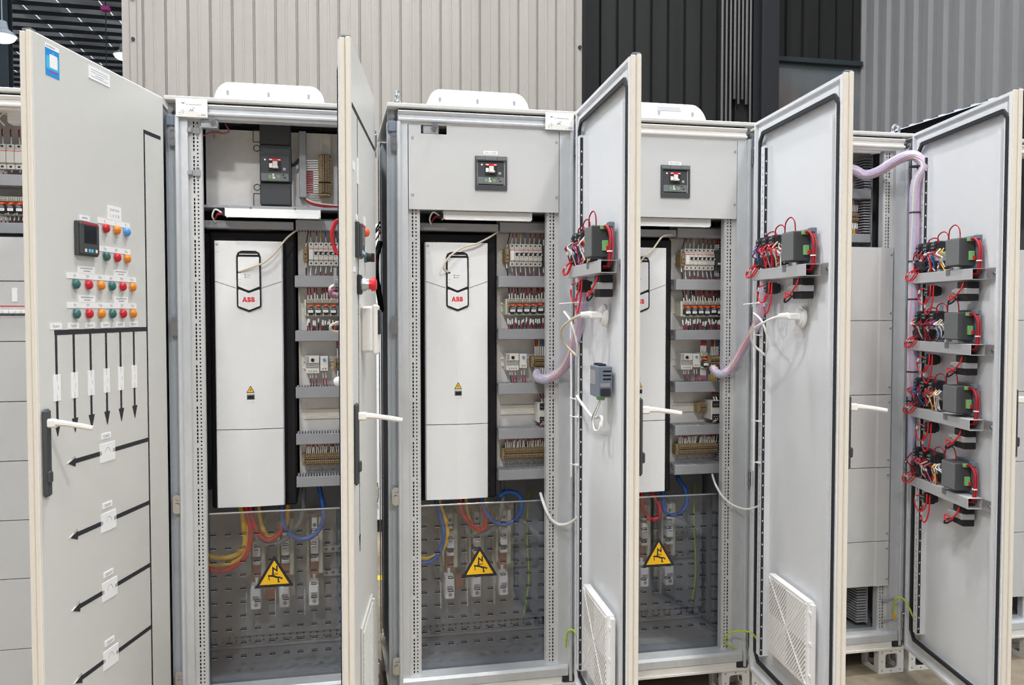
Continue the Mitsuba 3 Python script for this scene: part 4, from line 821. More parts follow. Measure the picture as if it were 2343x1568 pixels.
for k in range(15):
    z = 1.730 + 0.0078 * k; col = 'r' if k < 10 else 'w'
    wire(1, 'wires between narrow duct and upright terminals', 'wire from the narrow duct to the upright terminals', (0.433, 0.165, z - 0.002), (0.474, 0.16, z), col, .58, 0.0021)
for k, (c, dz) in enumerate((('creamwire', 0.004), ('redwire', 0.0), ('redwire', -0.004))):
    one('bundled_wire', f"{('cream', 'upper red', 'lower red')[k]} wire curving from the bottom of the narrow duct to the right", 'wire', tube([cpt(1, .426, .17, 1.712), cpt(1, .440, .16, 1.697 + dz), cpt(1, .475, .15, 1.685 + dz), cpt(1, .56, .15, 1.678 + dz)], 0.003, 6), c, smooth=True)
one('bundled_wire', 'mauve wire with white sleeve looping at the top left of the open upper bay', 'wire', tube([cpt(1, .10, .12, 1.900), cpt(1, .130, .12, 1.913), cpt(1, .165, .12, 1.911), cpt(1, .183, .12, 1.918), cpt(1, .178, .12, 1.932), cpt(1, .170, .13, 1.945)], 0.0028, 6), 'purplewire', smooth=True)
one('wire_holder', 'small cream adhesive cable holder at the top left of the open upper bay', 'cable clip', box(0.128, 0.150, 0.19, 0.20, 1.906, 1.930, 0.002), 'creamwire', T)
for z in (1.832, 1.838, 1.750, 1.905, 1.895): pass
for k, z in enumerate((1.898, 1.762)):
    part('cabinet_001', 'flange_bracket', cat(box(0.078, 0.104, 0.024, 0.030, z - 0.010, z + 0.010, 0.001), box(0.066, 0.080, 0.010, 0.026, z - 0.008, z + 0.006, 0.001)), 'duct', T)
    for dz in (-0.014, 0.014): part('cabinet_001', 'flange_screw', screw_mesh, 'chrome', T @ T4().translate([0.096, 0.028, z + dz]))

# keypad leads
for i, pts in ((1, [(.404, .115, 1.595), (.368, .085, 1.561), (.332, .075, 1.513), (.297, .072, 1.480), (.261, .074, 1.465), (.235, .078, 1.455), (.213, .084, 1.4475)]), (2, [(.402, .115, 1.598), (.356, .085, 1.570), (.310, .075, 1.547), (.264, .07, 1.534), (.218, .066, 1.504), (.198, .066, 1.477), (.195, .070, 1.459), (.211, .084, 1.4475)]),
               (3, [(.392, .115, 1.602), (.361, .085, 1.598), (.328, .075, 1.590), (.303, .07, 1.561), (.283, .07, 1.535), (.253, .072, 1.51), (.215, .084, 1.4475)])):
    one('keypad_lead', f'cream lead hanging to the keypad slot of the drive in {CAB[i]}', 'cable', tube([cpt(i, *q) for q in pts], 0.0034, 8), 'creamwire', smooth=True)

# power cables behind the guards
PC = [(1, 'yellow', 'yellow', [(.191, .2, .66), (.205, .2, .60), (.209, .2, .546), (.212, .2, .507), (.197, .2, .474), (.16, .2, .456), (.10, .2, .460), (.06, .22, .48)]), (1, 'second yellow', 'yellow', [(.205, .21, .66), (.218, .21, .60), (.223, .21, .52), (.208, .21, .465), (.165, .21, .432), (.10, .21, .428), (.06, .22, .44)]),
      (1, 'red outer', 'red', [(.213, .2, .66), (.222, .2, .60), (.232, .2, .545), (.226, .2, .484), (.197, .2, .435), (.137, .2, .408), (.09, .2, .418), (.05, .22, .44)]), (1, 'looped red', 'red', [(.23, .2, .66), (.236, .2, .599), (.252, .2, .544), (.286, .2, .510), (.323, .2, .524), (.342, .2, .577), (.33, .22, .66)]),
      (1, 'looped yellow', 'yellow', [(.255, .22, .66), (.262, .22, .58), (.285, .22, .52), (.318, .22, .520), (.352, .22, .56), (.358, .22, .66)]), (1, 'looped blue', 'blue', [(.339, .19, .66), (.340, .19, .593), (.353, .19, .546), (.39, .19, .512), (.436, .19, .513), (.471, .19, .547), (.482, .19, .586), (.478, .19, .64), (.46, .22, .72)]),
      (1, 'grey sheathed', 'midgrey', [(.415, .21, .70), (.41, .21, .60), (.39, .21, .55), (.34, .21, .50), (.28, .21, .49), (.25, .21, .53), (.25, .22, .66)]),
      (2, 'looped blue left', 'blue', [(.178, .2, .66), (.185, .2, .613), (.201, .2, .556), (.209, .2, .5), (.193, .2, .437), (.161, .2, .407), (.12, .2, .403), (.07, .22, .42)]), (2, 'yellow', 'yellow', [(.193, .21, .66), (.196, .21, .612), (.216, .21, .556), (.223, .21, .499), (.203, .21, .441), (.161, .21, .416), (.12, .21, .42), (.07, .22, .44)]),
      (2, 'red', 'red', [(.268, .2, .66), (.273, .2, .601), (.289, .2, .56), (.321, .2, .526), (.354, .2, .513), (.365, .2, .548), (.35, .2, .60), (.338, .2, .66)]), (2, 'looped blue right', 'blue', [(.345, .19, .66), (.351, .19, .613), (.37, .19, .567), (.403, .19, .538), (.444, .19, .532), (.485, .19, .558), (.498, .19, .606), (.477, .19, .643), (.436, .19, .65), (.416, .20, .63)]),
      (2, 'grey sheathed', 'midgrey', [(.425, .21, .71), (.430, .21, .64), (.424, .21, .58), (.405, .21, .52), (.35, .21, .49), (.30, .21, .50), (.29, .22, .60), (.29, .22, .66)]), (2, 'looped yellow', 'yellow', [(.29, .22, .66), (.298, .22, .57), (.325, .22, .512), (.352, .22, .508), (.372, .22, .55), (.36, .22, .62), (.36, .23, .66)]),
      (3, 'red', 'red', [(.30, .2, .66), (.305, .2, .58), (.32, .2, .539), (.341, .2, .525), (.368, .2, .529), (.373, .2, .571), (.345, .2, .623), (.34, .2, .66)]), (3, 'blue', 'blue', [(.45, .26, .76), (.455, .22, .68), (.474, .2, .642), (.487, .2, .599), (.48, .2, .565), (.457, .2, .541), (.412, .2, .538), (.39, .2, .57), (.39, .21, .66)])]
for i, n, m, pts in PC: one('power_cable', f'thick {n} power cable below the drive in {CAB[i]}', 'cable', tube([cpt(i, *q) for q in pts], 0.0085, 10), m, smooth=True)
for i, x in ((2, 0.56), (3, 0.585)): one('earth_cable', f'green and yellow earth wire at the right back of {CAB[i]}', 'cable', tube([cpt(i, x, .35, .62), cpt(i, x - .01, .33, .45), cpt(i, x - .005, .32, .28), cpt(i, x - .03, .3, .15)], 0.0035, 6), 'earth', smooth=True)

# ------------------------------------------------------------------ the panelled cabinets (0, 4, 5)
def stack_panels(i, edges, fold=True):
    T = CT(i); ck = 'cabinet' if i == 0 else f'cabinet_{i:03d}'
    for k in range(len(edges) - 1):
        z1, z0 = edges[k] - 0.0012, edges[k + 1] + 0.0012
        def pm(z0=z0, z1=z1):
            m = [box(0.072, 0.5795, 0.0095, 0.0110, z0, z1), box(0.072, 0.5795, 0.011, 0.026, z0, z0 + 0.0015), box(0.072, 0.5795, 0.011, 0.026, z1 - 0.0015, z1), box(0.578, 0.5795, 0.011, 0.026, z0, z1)]
            if fold: m += [ext(np.array([(0.520, 0.0096), (0.527, 0.0055), (0.5795, 0.0055), (0.5795, 0.0096)]), z1 - z0, PLAN, (0, 0, z0))]
            return cat(*m)
        q = part(ck, 'cover_panel', pm(), 'panel', T)
        if fold:
            for z in (z1 - 0.028, z0 + 0.028): part(q, 'screw', screw_mesh, 'steel', T @ T4().translate([0.572, 0.0055, z]))
stack_panels(4, [1.564, 1.282, 0.996, 0.713, 0.425, 0.248]); stack_panels(5, [1.564, 1.282, 0.996, 0.713, 0.425, 0.160])
stack_panels(0, [1.546, 1.409], False); stack_panels(0, [1.303, 1.222, 1.035, 0.849, 0.663, 0.478, 0.255, 0.075], False)
T = CT(4); C4 = 'the grey panelled cabinet'
part('cabinet_004', 'mounting_plate', box(0.08, 0.60, 0.184, 0.187, 0.10, 1.96), 'plate', T)
for k, (z0, z1) in enumerate(((1.760, 1.798), (1.588, 1.622))): duct(4, 0.12, 0.548, z0, z1, lab=f"{('upper', 'lower')[k]} horizontal grey cable duct in the open top bay of {C4}")
t = thing('wiring_duct', f'upright slotted duct in the open top bay of {C4}', 'cable duct'); part(t, 'cover', box(0.553, 0.556, 0.105, 0.18, 1.56, 1.93), 'duct', T)
part(t, 'finger_row', cat(*[box(0.520, 0.554, 0.11, 0.176, z, z + 0.005) for z in np.arange(1.63, 1.755, 0.0105)], *[box(0.520, 0.554, 0.11, 0.176, z, z + 0.005) for z in np.arange(1.80, 1.92, 0.0105)]), 'duct', T, kind='stuff')
cabinet_lamp(4, 0.22, 0.541, 1.927, 1.957, f'white tube lamp at the top of {C4}')
terminals(4, 'terminal_strip', f'brown terminals in the open top bay of {C4}', 5, 0.0068, 0.045, T @ T4().translate([0.481, 0.128, 1.668]))
for k in range(5):
    wire(4, f'wires over the terminals in {C4}', f'wire over the top terminals in {C4}', (.482 + .0068 * k, .13, 1.760), (.484 + .0068 * k, .138, 1.713), 'yybbr'[k], .45, 0.002); wire(4, f'wires under the terminals in {C4}', f'wire under the top terminals in {C4}', (.482 + .0068 * k, .13, 1.622), (.484 + .0068 * k, .138, 1.668), 'yyybr'[k], .5, 0.002)
terminals(4, 'terminal_strip', f'brown terminals in the open bottom bay of {C4}', 4, 0.0075, 0.05, T @ T4().translate([0.440, 0.10, 0.165]))
t = thing('wiring_duct', f'upright slotted duct in the open bottom bay of {C4}', 'cable duct'); part(t, 'cover', box(0.540, 0.544, 0.08, 0.18, 0.075, 0.30), 'duct', T)
part(t, 'finger_row', cat(*[box(0.498, 0.541, 0.085, 0.176, z, z + 0.006) for z in np.arange(0.08, 0.29, 0.011)]), 'duct', T, kind='stuff')
part('cabinet_004', 'flange_bracket', cat(box(0.560, 0.612, 0.008, 0.016, 0.185, 0.197, 0.001), box(0.560, 0.612, 0.008, 0.016, 0.105, 0.117, 0.001)), 'duct', T)
T = CT(0); C0 = 'the cut-off leftmost cabinet'
part('cabinet', 'mounting_plate', box(0.08, 0.60, 0.200, 0.203, 1.5, 1.96), 'plate', T)
for k, (z0, z1) in enumerate(((1.714, 1.750), (1.563, 1.597))): duct(0, 0.09, 0.56, z0, z1, lab=f"{('upper', 'lower')[k]} horizontal cable duct in {C0}")
for k in range(6):
    Tk = T @ T4().translate([0.150 + 0.0245 * k, 0.122, 1.770]) @ T4().scale([1.42, 1, 1.0]); t = thing('miniature_breaker', f'wide white miniature breaker in {C0}, {ORD[k]} from the left', 'circuit breaker', f'miniature breakers in {C0}')
    part(t, 'body', mcb_body, 'device', Tk); part(t, 'screw_opening', mcb_holes, 'ink', Tk); part(t, 'red_line', S('mcbr', None), 'red', Tk)
    for dz, nm in ((0.0, 'below'), (1, 'above')): wire(0, f'wires {nm} the breakers in {C0}', f'wire {nm} the miniature breakers in {C0}', (.160 + .0245 * k, .14, 1.752 if not dz else 1.90), (.162 + .0245 * k, .14, 1.772 if not dz else 1.851), 'r', .5, .002)
for k in range(5): relay(0, k, 0.152 + 0.0255 * k, 1.622, 0, f'plug-in relay with orange lever in {C0}, {ORD[k]} from the left', f'relays in {C0}')
for k in range(10): wire(0, f'wires below the relays in {C0}', f'wire below the relay row in {C0}', (.155 + .0125 * k, .13, 1.598), (.157 + .0125 * k, .13, 1.620), random.choice('rk'), .4, .0019)
t = thing('cabinet_lamp', f'white lamp end with looped lead at the top of {C0}', 'lamp'); part(t, 'housing', box(0.200, 0.42, 0.06, 0.11, 1.905, 1.945, 0.004), 'white', T)
one('lamp_lead', f'white looped lead at the top of {C0}', 'cable', tube([cpt(0, .20, .08, 1.93), cpt(0, .185, .08, 1.937), cpt(0, .172, .08, 1.92), cpt(0, .185, .09, 1.90)], 0.003, 6), 'white', smooth=True)
t = thing('breaker_strip', f'grey strip of breaker toggles with a red line in {C0}', 'breaker strip')
part(t, 'fascia', box(0.072, 0.5795, 0.0095, 0.020, 1.3045, 1.4075), 'panel', T); part(t, 'red_line', box(0.09, 0.56, 0.0085, 0.0095, 1.3300, 1.3325), 'red', T)
for k in range(20): part(t, 'toggle', box(0.092 + .0175 * k, 0.1075 + .0175 * k, 0.000, 0.010, 1.309, 1.319, 0.001), 'white', T)
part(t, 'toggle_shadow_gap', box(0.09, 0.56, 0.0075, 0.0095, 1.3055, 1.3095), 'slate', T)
for k in range(9): part(t, 'marker_label', box(0.118 + .052 * k, 0.133 + .052 * k, 0.0075, 0.0095, 1.345, 1.388), 'white', T)

# packing labels on the top rails
for i, u in ((1, 0.036), (2, 0.535)):
    T = CT(i) @ T4().translate([u, -0.006, 0]); w = 0.096 if i == 1 else 0.101
    t = thing('delivery_label', f"torn white delivery label on the {'left' if i == 1 else 'right'} top corner of {CAB[i]}", 'label')
    part(t, 'paper', S(('dl', w), lambda w=w: cat(box(0, w, 0.0, 0.0006, 1.934, 1.992))), 'white', T)
    part(t, 'torn_patch', S(('dlt', w), lambda w=w: ext(np.array([(0.012, 1.936), (w - 0.004, 1.936), (w - 0.004, 1.943), (w * 0.6, 1.952), (0.014, 1.955)]), 0.0004, FRONT, (0, 0.0, 0))), 'cream', T)
    def prn(w=w): return cat(box(0.032, 0.036, -0.0006, 0, 1.972, 1.9745), box(0.040, w - 0.018, -0.0006, 0, 1.9722, 1.9738), box(0.008, 0.016, -0.0006, 0, 1.946, 1.9475), box(0.008, 0.015, -0.0006, 0, 1.939, 1.940), box(0.048, 0.058, -0.0006, 0, 1.962, 1.9632), box(w - .030, w - .024, -0.0006, 0, 1.938, 1.9395), ext(LineString([(0.018, 1.951), (0.022, 1.956), (0.021, 1.944), (0.025, 1.950)]).buffer(0.0006), 0.0006, FRONT))
    part(t, 'print', S(('dlp', w), prn), 'paleink', T)
    part(t, 'round_mark', S('dlm', lambda: ext(Polygon([(0.0225 + 0.0065 * math.cos(a), 1.9815 + 0.0065 * math.sin(a)) for a in np.linspace(math.pi + .5, 2 * math.pi - .5, 12)]), 0.0006, FRONT)), 'slate', T)
    part(t, 'handwriting', S(('dlh', w), lambda w=w: cat(ext(LineString([(0.042, 1.951), (0.045, 1.958), (0.048, 1.952), (0.051, 1.958), (0.053, 1.952)]).buffer(0.0008), 0.0006, FRONT), ext(LineString([(w - .020 + .0025 * j, 1.938 + (.007 if j % 2 else 0)) for j in range(7)]).buffer(0.0005), 0.0006, FRONT))), 'slate', T)

# ------------------------------------------------------------------ outside of the leftmost door (door 1)
def otext(s, h, r, o, z, **k): return text(s, h, OUTER, (r, o, z), **k)
OF = 0.0150
def dbox(r0, r1, z0, z1, h=0.0008, c=0.0): return box(r0, r1, OF, OF + h, z0, z1, c)
D1 = DT(1)
t = thing('mimic_diagram', 'black line diagram with arrows stuck on the leftmost open door', 'line diagram'); p = lambda n, m, mat='ink': part(t, n, m, mat, D1)
VR = 0.131
p('riser', dbox(VR - 0.0032, VR + 0.0032, 0.08, 1.861)); p('top_line', dbox(0.030, VR, 1.850, 1.861)); p('bus_bar', dbox(VR, 0.591, 1.2555, 1.2680))
def oext(pts, h=0.0008, o=OF): return ext(np.array([(-a, b) for a, b in pts]), h, OUTER, (0, o, 0))
for r in (0.585, 0.510, 0.434, 0.358, 0.284, 0.210):
    p('feeder', cat(dbox(r - 0.0042, r + 0.0042, 1.035, 1.257))); p('arrow_head', oext([(r - 0.0135, 1.038), (r + 0.0135, 1.038), (r, 1.001)], 0.0012))
    q = p('breaker_symbol_plate', dbox(r - 0.0145, r + 0.0145, 1.090, 1.157, 0.0015), 'white'); part(q, 'symbol', cat(*[oext([(r - x, z0), (r - x + 0.0011, z0), (r - x + 0.0011, z1), (r - x, z1)], 0.0004, OF + 0.0015) for x, z0, z1 in ((0, 1.14, 1.157), (0, 1.09, 1.105), (0.004, 1.118, 1.130))]), 'paleink', D1)
for k, z in enumerate((0.926, 0.733, 0.541, 0.349, 0.157)):
    tip = 0.548 - 0.004 * k
    p('branch', dbox(VR, tip - 0.034, z - 0.006, z + 0.006)); p('arrow_head', oext([(tip - 0.036, z - 0.014), (tip - 0.036, z + 0.014), (tip, z)], 0.0012)); p('arrow_edge', oext([(tip - 0.038, z + 0.014), (tip + 0.002, z), (tip, z - 0.0025), (tip - 0.036, z + 0.0105)], 0.0016), 'paint')
    q = p('breaker_symbol_plate', dbox(0.322, 0.398, z - 0.027, z + 0.025, 0.0015), 'white')
    part(q, 'symbol', cat(oext([(0.322, z - 0.005), (0.334, z - 0.005), (0.334, z + 0.005), (0.322, z + 0.005)], 0.0004, OF + 0.0015), oext([(0.390, z - 0.005), (0.398, z - 0.005), (0.398, z + 0.005), (0.390, z + 0.005)], 0.0004, OF + 0.0015), ext(LineString([(-(0.36 + 0.014 * math.cos(a)), z - 0.008 + 0.02 * math.sin(a)) for a in np.linspace(0.3, 2.84, 10)]).buffer(0.0008), 0.0004, OUTER, (0, OF + 0.0015, 0))), 'paleink', D1)
    tt = thing('name_plate', f'small white Spare plate over the {ORD[k]} horizontal arrow from the top on the leftmost door', 'label'); part(tt, 'plate', dbox(0.342, 0.390, z + 0.037, z + 0.053, 0.0015), 'white', D1); part(tt, 'lettering', otext('Spare', 0.0085, 0.366, OF + 0.0013, z + 0.0415, center=True), 'paleink', D1)
for k in range(6):
    r = 0.585 - 0.0751 * k; tt = thing('name_plate', f'white Spare plate above the diagram bar, {ORD[k]} from the left', 'label', 'name plates above the diagram bar'); part(tt, 'plate', dbox(r - 0.0235, r + 0.0235, 1.270, 1.2855, 0.0015), 'white', D1); part(tt, 'lettering', otext('Spare', 0.0075, r, OF + 0.0013, 1.2745, center=True), 'paleink', D1)
def plate(lab, r0, r1, z0, z1, lines):
    tt = thing('name_plate', lab, 'label'); part(tt, 'plate', dbox(r0, r1, z0, z1, 0.0018), 'white', D1)
    for s, h, r, z, kw in lines: part(tt, 'lettering', otext(s, h, r, OF + 0.0016, z, center=True, **kw), 'paleink', D1)
    return tt
plate('square white Feed From plate above the red, amber and blue lamps', 0.270, 0.340, 1.571, 1.610, [('Feed From', 0.0075, 0.305, 1.5955, dict(fit=0.046)), ('L V S B', 0.009, 0.305, 1.578, dict(fit=0.046))])
plate('white lettered strip above the red, amber and blue lamps', 0.224, 0.389, 1.5555, 1.5705, [('R', 0.007, 0.357, 1.5595, {}), ('Y', 0.007, 0.301, 1.5595, {}), ('B', 0.007, 0.248, 1.5595, {})])
plate('white On Off Trip strip beside the meter on the leftmost door', 0.223, 0.389, 1.4795, 1.4945, [('On', 0.0075, 0.357, 1.4835, {}), ('Off', 0.0075, 0.301, 1.4835, {}), ('Trip', 0.0075, 0.248, 1.4835, {})])
COLS = (0.503, 0.445, 0.386, 0.331, 0.275, 0.220)
for zz, nm in ((1.4000, 'upper'), (1.3235, 'lower')):
    plate(f'{nm} of the two long white On Off Trip strips on the leftmost door', 0.193, 0.536, zz, zz + 0.0150, [(s, 0.0075, r, zz + 0.004, {}) for s, r in zip(('On', 'Off', 'Trip', 'On', 'Off', 'Trip'), COLS)])
for nm, r0, r1, zz in (('left', 0.409, 0.486, 1.4155), ('right', 0.240, 0.314, 1.4145)):
    for ud, dz in (('upper', 0), ('lower', -0.0765)):
        tt = thing('name_plate', f'two-line white plate over the {nm} half of the {ud} lamp strip', 'label'); part(tt, 'plate', dbox(r0, r1, zz + dz, zz + dz + 0.0185, 0.0018), 'white', D1)
        w = r1 - r0; part(tt, 'print', cat(box(r0 + w * .14, r1 - w * .12, OF + 0.0018, OF + 0.0022, zz + dz + 0.0115, zz + dz + 0.0145), box(r0 + w * .3, r1 - w * .3, OF + 0.0018, OF + 0.0022, zz + dz + 0.0045, zz + dz + 0.0075)), 'paleink', D1)
def dome():
    a = np.linspace(0, math.pi / 2, 6); prof = [(0.0130, 0.002)] + [(0.0126 * math.cos(t_), 0.007 + 0.0085 * math.sin(t_)) for t_ in a]; n = 20; V = []; F = []
    for k in range(n):
        b = 2 * math.pi * k / n; V += [(r_ * math.cos(b), h_, r_ * math.sin(b)) for r_, h_ in prof]
    m = len(prof)
    for k in range(n):
        for j in range(m - 1):
            x_, y_ = k * m + j, ((k + 1) % n) * m + j; F += [[x_, x_ + 1, y_ + 1], [x_, y_ + 1, y_]]
    return trimesh.Trimesh(V, F, process=False)
def bezel(): return cyl((0, 0, 0), (0, 0.0030, 0), 0.0138, 20, 0.0132)
def pilot(i, r, z, col, lab, grp=None):
    t = thing('pilot_lamp', lab, 'indicator lamp', grp); Tk = DT(i) @ T4().translate([r, OF, z])
    part(t, 'bezel', bezel, 'chrome' if i == 1 else 'rubber', Tk, smooth=30); part(t, 'lens', dome, col, Tk, smooth=True)
CN = {'redlens': 'red', 'amber': 'amber', 'bluelens': 'blue', 'tealens': 'green'}
for k, (r, c) in enumerate(((0.357, 'redlens'), (0.301, 'amber'), (0.248, 'bluelens'))): pilot(1, r, 1.5435, c, f'{CN[c]} lamp in the top row of three beside the meter')
for k, (r, c) in enumerate(((0.357, 'tealens'), (0.301, 'redlens'), (0.248, 'amber'))): pilot(1, r, 1.4665, c, f'{CN[c]} lamp in the second row of three beside the meter')
for z, nm in ((1.3855, 'upper'), (1.3085, 'lower')):
    for k, r in enumerate(COLS):
        c = ('tealens', 'redlens', 'amber')[k % 3]; pilot(1, r, z, c, f"{CN[c]} lamp in the {'left' if k < 3 else 'right'} half of the {nm} row of six on the leftmost door")
def meter(i, r0, r1, z0, z1, lab):
    t = thing('panel_meter', lab, 'meter'); p = lambda n, m, mat: part(t, n, m, mat, DT(i)); w, h = r1 - r0, z1 - z0
    p('housing', cat(box(r0, r1, OF, OF + 0.011, z0, z1, 0.002), box(r0 + 0.004, r1 - 0.004, OF + 0.009, OF + 0.017, z0 + 0.004, z1 - 0.004, 0.003)), 'darkgrey')
    p('screen', box(r0 + 0.2 * w, r1 - 0.2 * w, OF + 0.016, OF + 0.0175, z0 + 0.36 * h, z1 - 0.12 * h), 'screen'); p('red_strip', box(r0 + 0.12 * w, r1 - 0.12 * w, OF + 0.016, OF + 0.0176, z1 - 0.085 * h, z1 - 0.045 * h), 'red')
    for k, a in enumerate((0.22, 0.40, 0.53, 0.74)): p('button', box(r1 - (a + 0.09) * w, r1 - a * w, OF + 0.016, OF + 0.0185, z0 + 0.10 * h, z0 + 0.20 * h, 0.001), 'stickerteal' if k in (1, 2) else 'device')
meter(1, 0.405, 0.500, 1.461, 1.551, 'black square panel meter with dark screen beside the lamps on the leftmost door')
tt = thing('name_plate', 'small white plate above the panel meter on the leftmost door', 'label'); part(tt, 'plate', dbox(0.428, 0.476, 1.554, 1.5685, 0.0018), 'white', D1); part(tt, 'print', box(0.440, 0.464, OF + 0.0018, OF + 0.0022, 1.560, 1.5635), 'paleink', D1)
tt = thing('sticker', 'blue rectangular sticker with a white square at the top corner of the leftmost door', 'sticker')
part(tt, 'backing', dbox(0.5505, 0.6065, 1.895, 1.974, 0.0005), 'white', D1); part(tt, 'blue_field', dbox(0.5505, 0.6065, 1.895, 1.9625, 0.0008), 'stickerblue', D1); part(tt, 'glow_panel', dbox(0.5535, 0.6035, 1.913, 1.944, 0.0009), 'stickerteal', D1)
part(tt, 'white_square', ext(rrect(-0.590, -0.5585, 0.9175 + 1, 0.9500 + 1, 0.003), 0.0012, OUTER, (0, OF, 0)), 'white', D1); part(tt, 'magenta_bar', dbox(0.560, 0.588, 1.9060, 1.9095, 0.0012), 'magenta', D1); part(tt, 'header_print', cat(dbox(0.568, 0.604, 1.9665, 1.9690, 0.0009)), 'paleink', D1)
part(tt, 'drop_mark', ext(LineString([(-0.578, 1.9525), (-0.575, 1.9565), (-0.572, 1.9525)]).buffer(0.0012), 0.0012, OUTER, (0, OF, 0)), 'stickerteal', D1)
tt = thing('name_plate', 'wide white plate with lines of small print at the top of the leftmost door', 'label'); part(tt, 'plate', dbox(0.319, 0.421, 1.9375, 1.9715, 0.002), 'white', D1)
part(tt, 'print', cat(*[box(0.330 + a, 0.411 - b, OF + 0.002, OF + 0.0023, z, z + 0.0018) for a, b, z in ((0, 0, 1.9625), (0, 0, 1.956), (0.02, 0.02, 1.9495), (0, 0, 1.944))]), 'paleink', D1)

# ------------------------------------------------------------------ outside of door 2
D2 = DT(2); DN2 = DOOR[2]
t = thing('mimic_diagram', f'thin black line with an arrow down {DN2}', 'line diagram'); p = lambda n, m, mat='ink': part(t, n, m, mat, D2)
p('top_line', dbox(0.03, 0.648, 1.8395, 1.8515)); p('riser', dbox(0.5275, 0.5325, 0.695, 1.840)); p('arrow_head', oext([(0.517, 0.700), (0.543, 0.700), (0.53, 0.655)], 0.0012)); p('breaker_symbol_plate', dbox(0.512, 0.548, 1.660, 1.730, 0.0015), 'white')
for k, (r, z0, z1, h) in enumerate(((0.62, 1.683, 1.705, 0.05), (0.56, 1.558, 1.575, 0.05), (0.36, 1.565, 1.59, 0.06), (0.62, 1.418, 1.432, 0.05), (0.50, 1.398, 1.418, 0.05), (0.38, 1.395, 1.412, 0.05), (0.50, 1.335, 1.352, 0.05), (0.36, 1.492, 1.505, 0.05))):
    one('name_plate', f'small white plate on {DN2}, {ORD[k]} of eight', 'label', dbox(r - h / 2, r + h / 2, z0, z1, 0.0015), 'white', D2, group=f'white plates on {DN2}')
meter(2, 0.500, 0.595, 1.459, 1.553, f'dark panel meter seen edge on at {DN2}')
pilot(2, 0.36, 1.545, 'orange', f'orange red lamp sticking out of {DN2} above the switches')
t = thing('selector_switch', f'black selector switch with red and green parts below the lamp on {DN2}', 'switch'); Tk = D2 @ T4().translate([0.36, OF, 1.472])
part(t, 'knob', cat(cyl((0, 0.006, 0), (0, 0.020, 0), 0.0135, 16, 0.012), box(-0.004, 0.004, 0.018, 0.029, -0.013, 0.013, 0.002)), 'rubber', Tk); part(t, 'collar', cyl((0, 0, 0), (0, 0.007, 0), 0.0150, 16), 'tealens', Tk); part(t, 'index', box(-0.003, 0.003, 0.028, 0.0295, -0.010, 0.010), 'red', Tk)
t = thing('emergency_stop', f'red emergency stop button with clear collar on {DN2}', 'emergency stop'); Tk = D2 @ T4().translate([0.53, OF, 1.388])
part(t, 'base', cat(box(-0.030, 0.030, 0, 0.009, -0.027, 0.027, 0.003)), 'rubber', Tk); part(t, 'collar', cat(cyl((0, 0.009, 0), (0, 0.030, 0), 0.016, 16), cyl((0, 0.013, 0), (0, 0.022, 0), 0.021, 16, 0.018)), 'steel', Tk); part(t, 'button', cat(cyl((0, 0.028, 0), (0, 0.036, 0), 0.0135, 16), cyl((0, 0.036, 0), (0, 0.046, 0), 0.0185, 20), cyl((0, 0.046, 0), (0, 0.050, 0), 0.0185, 20, 0.013)), 'red', Tk)
t = thing('socket_outlet', f'white socket outlet box with dark cover low beside the handle on {DN2}', 'socket'); Tk = D2 @ T4().translate([0.43, OF, 1.20])
part(t, 'box', cat(box(-0.045, 0.045, 0, 0.032, 0, 0.130, 0.006), box(-0.038, 0.038, 0.03, 0.046, -0.008, 0.135, 0.006)), 'cream', Tk); part(t, 'cover', box(-0.030, 0.030, 0.045, 0.052, 0.05, 0.12, 0.003), 'rubber', Tk)
def vent_out():
    fr = cat(box(0.235, 0.530, OF, OF + 0.006, 0.150, 0.440, 0.003)); sl = [box(0.250, 0.515, OF + 0.005, OF + 0.0095, 0.163 + 0.0165 * k, 0.174 + 0.0165 * k, 0.002) for k in range(16)]
    return cat(fr, *sl, ext(np.array([(0.250, 0.16), (0.262, 0.16), (0.262, 0.43), (0.250, 0.43)]), 0.012, FRONT, (0, OF + 0.014, 0)))
one('filter_vent', f'white louvred filter cover at the bottom of {DN2}', 'vent', vent_out(), 'paint', D2)

# ------------------------------------------------------------------ equipment on the inner faces of doors 2 to 5
IN = -0.0150
def loop(i, pts, r, mat, name, lab, grp=None, sleeve=None):
    k = one(name, lab, 'wire', tube([dpt(i, *q) for q in pts], r, 6, 5), mat, smooth=True, group=grp)
    if sleeve: part(k, 'marker_sleeve', tube([dpt(i, *pts[sleeve]), (dpt(i, *pts[sleeve]) + dpt(i, *pts[sleeve + 1])) / 2], r * 1.35, 6, 1), 'white', smooth=True)
def contact(i, r, z, lab, grp, s=1.0):
    t = thing('contact_block', lab, 'contact block', grp); T = DT(i) @ T4().translate([r, IN, z]) @ T4().scale(s)
    part(t, 'collar', S('cbc', lambda: cyl((0, 0, 0), (0, -0.012, 0), 0.0165, 12)), 'rubber', T); part(t, 'block', S('cbb_', lambda: cat(box(-0.015, 0.015, -0.040, -0.010, -0.019, 0.019, 0.003), box(-0.011, 0.011, -0.050, -0.038, -0.012, 0.012, 0.003))), 'rubber', T)
    part(t, 'terminal_screws', S('cbs', lambda: cat(*[cyl((a, -0.050, b), (a, -0.0515, b), 0.003, 8) for a in (-0.006, 0.006) for b in (-0.006, 0.006)])), 'steel', T)
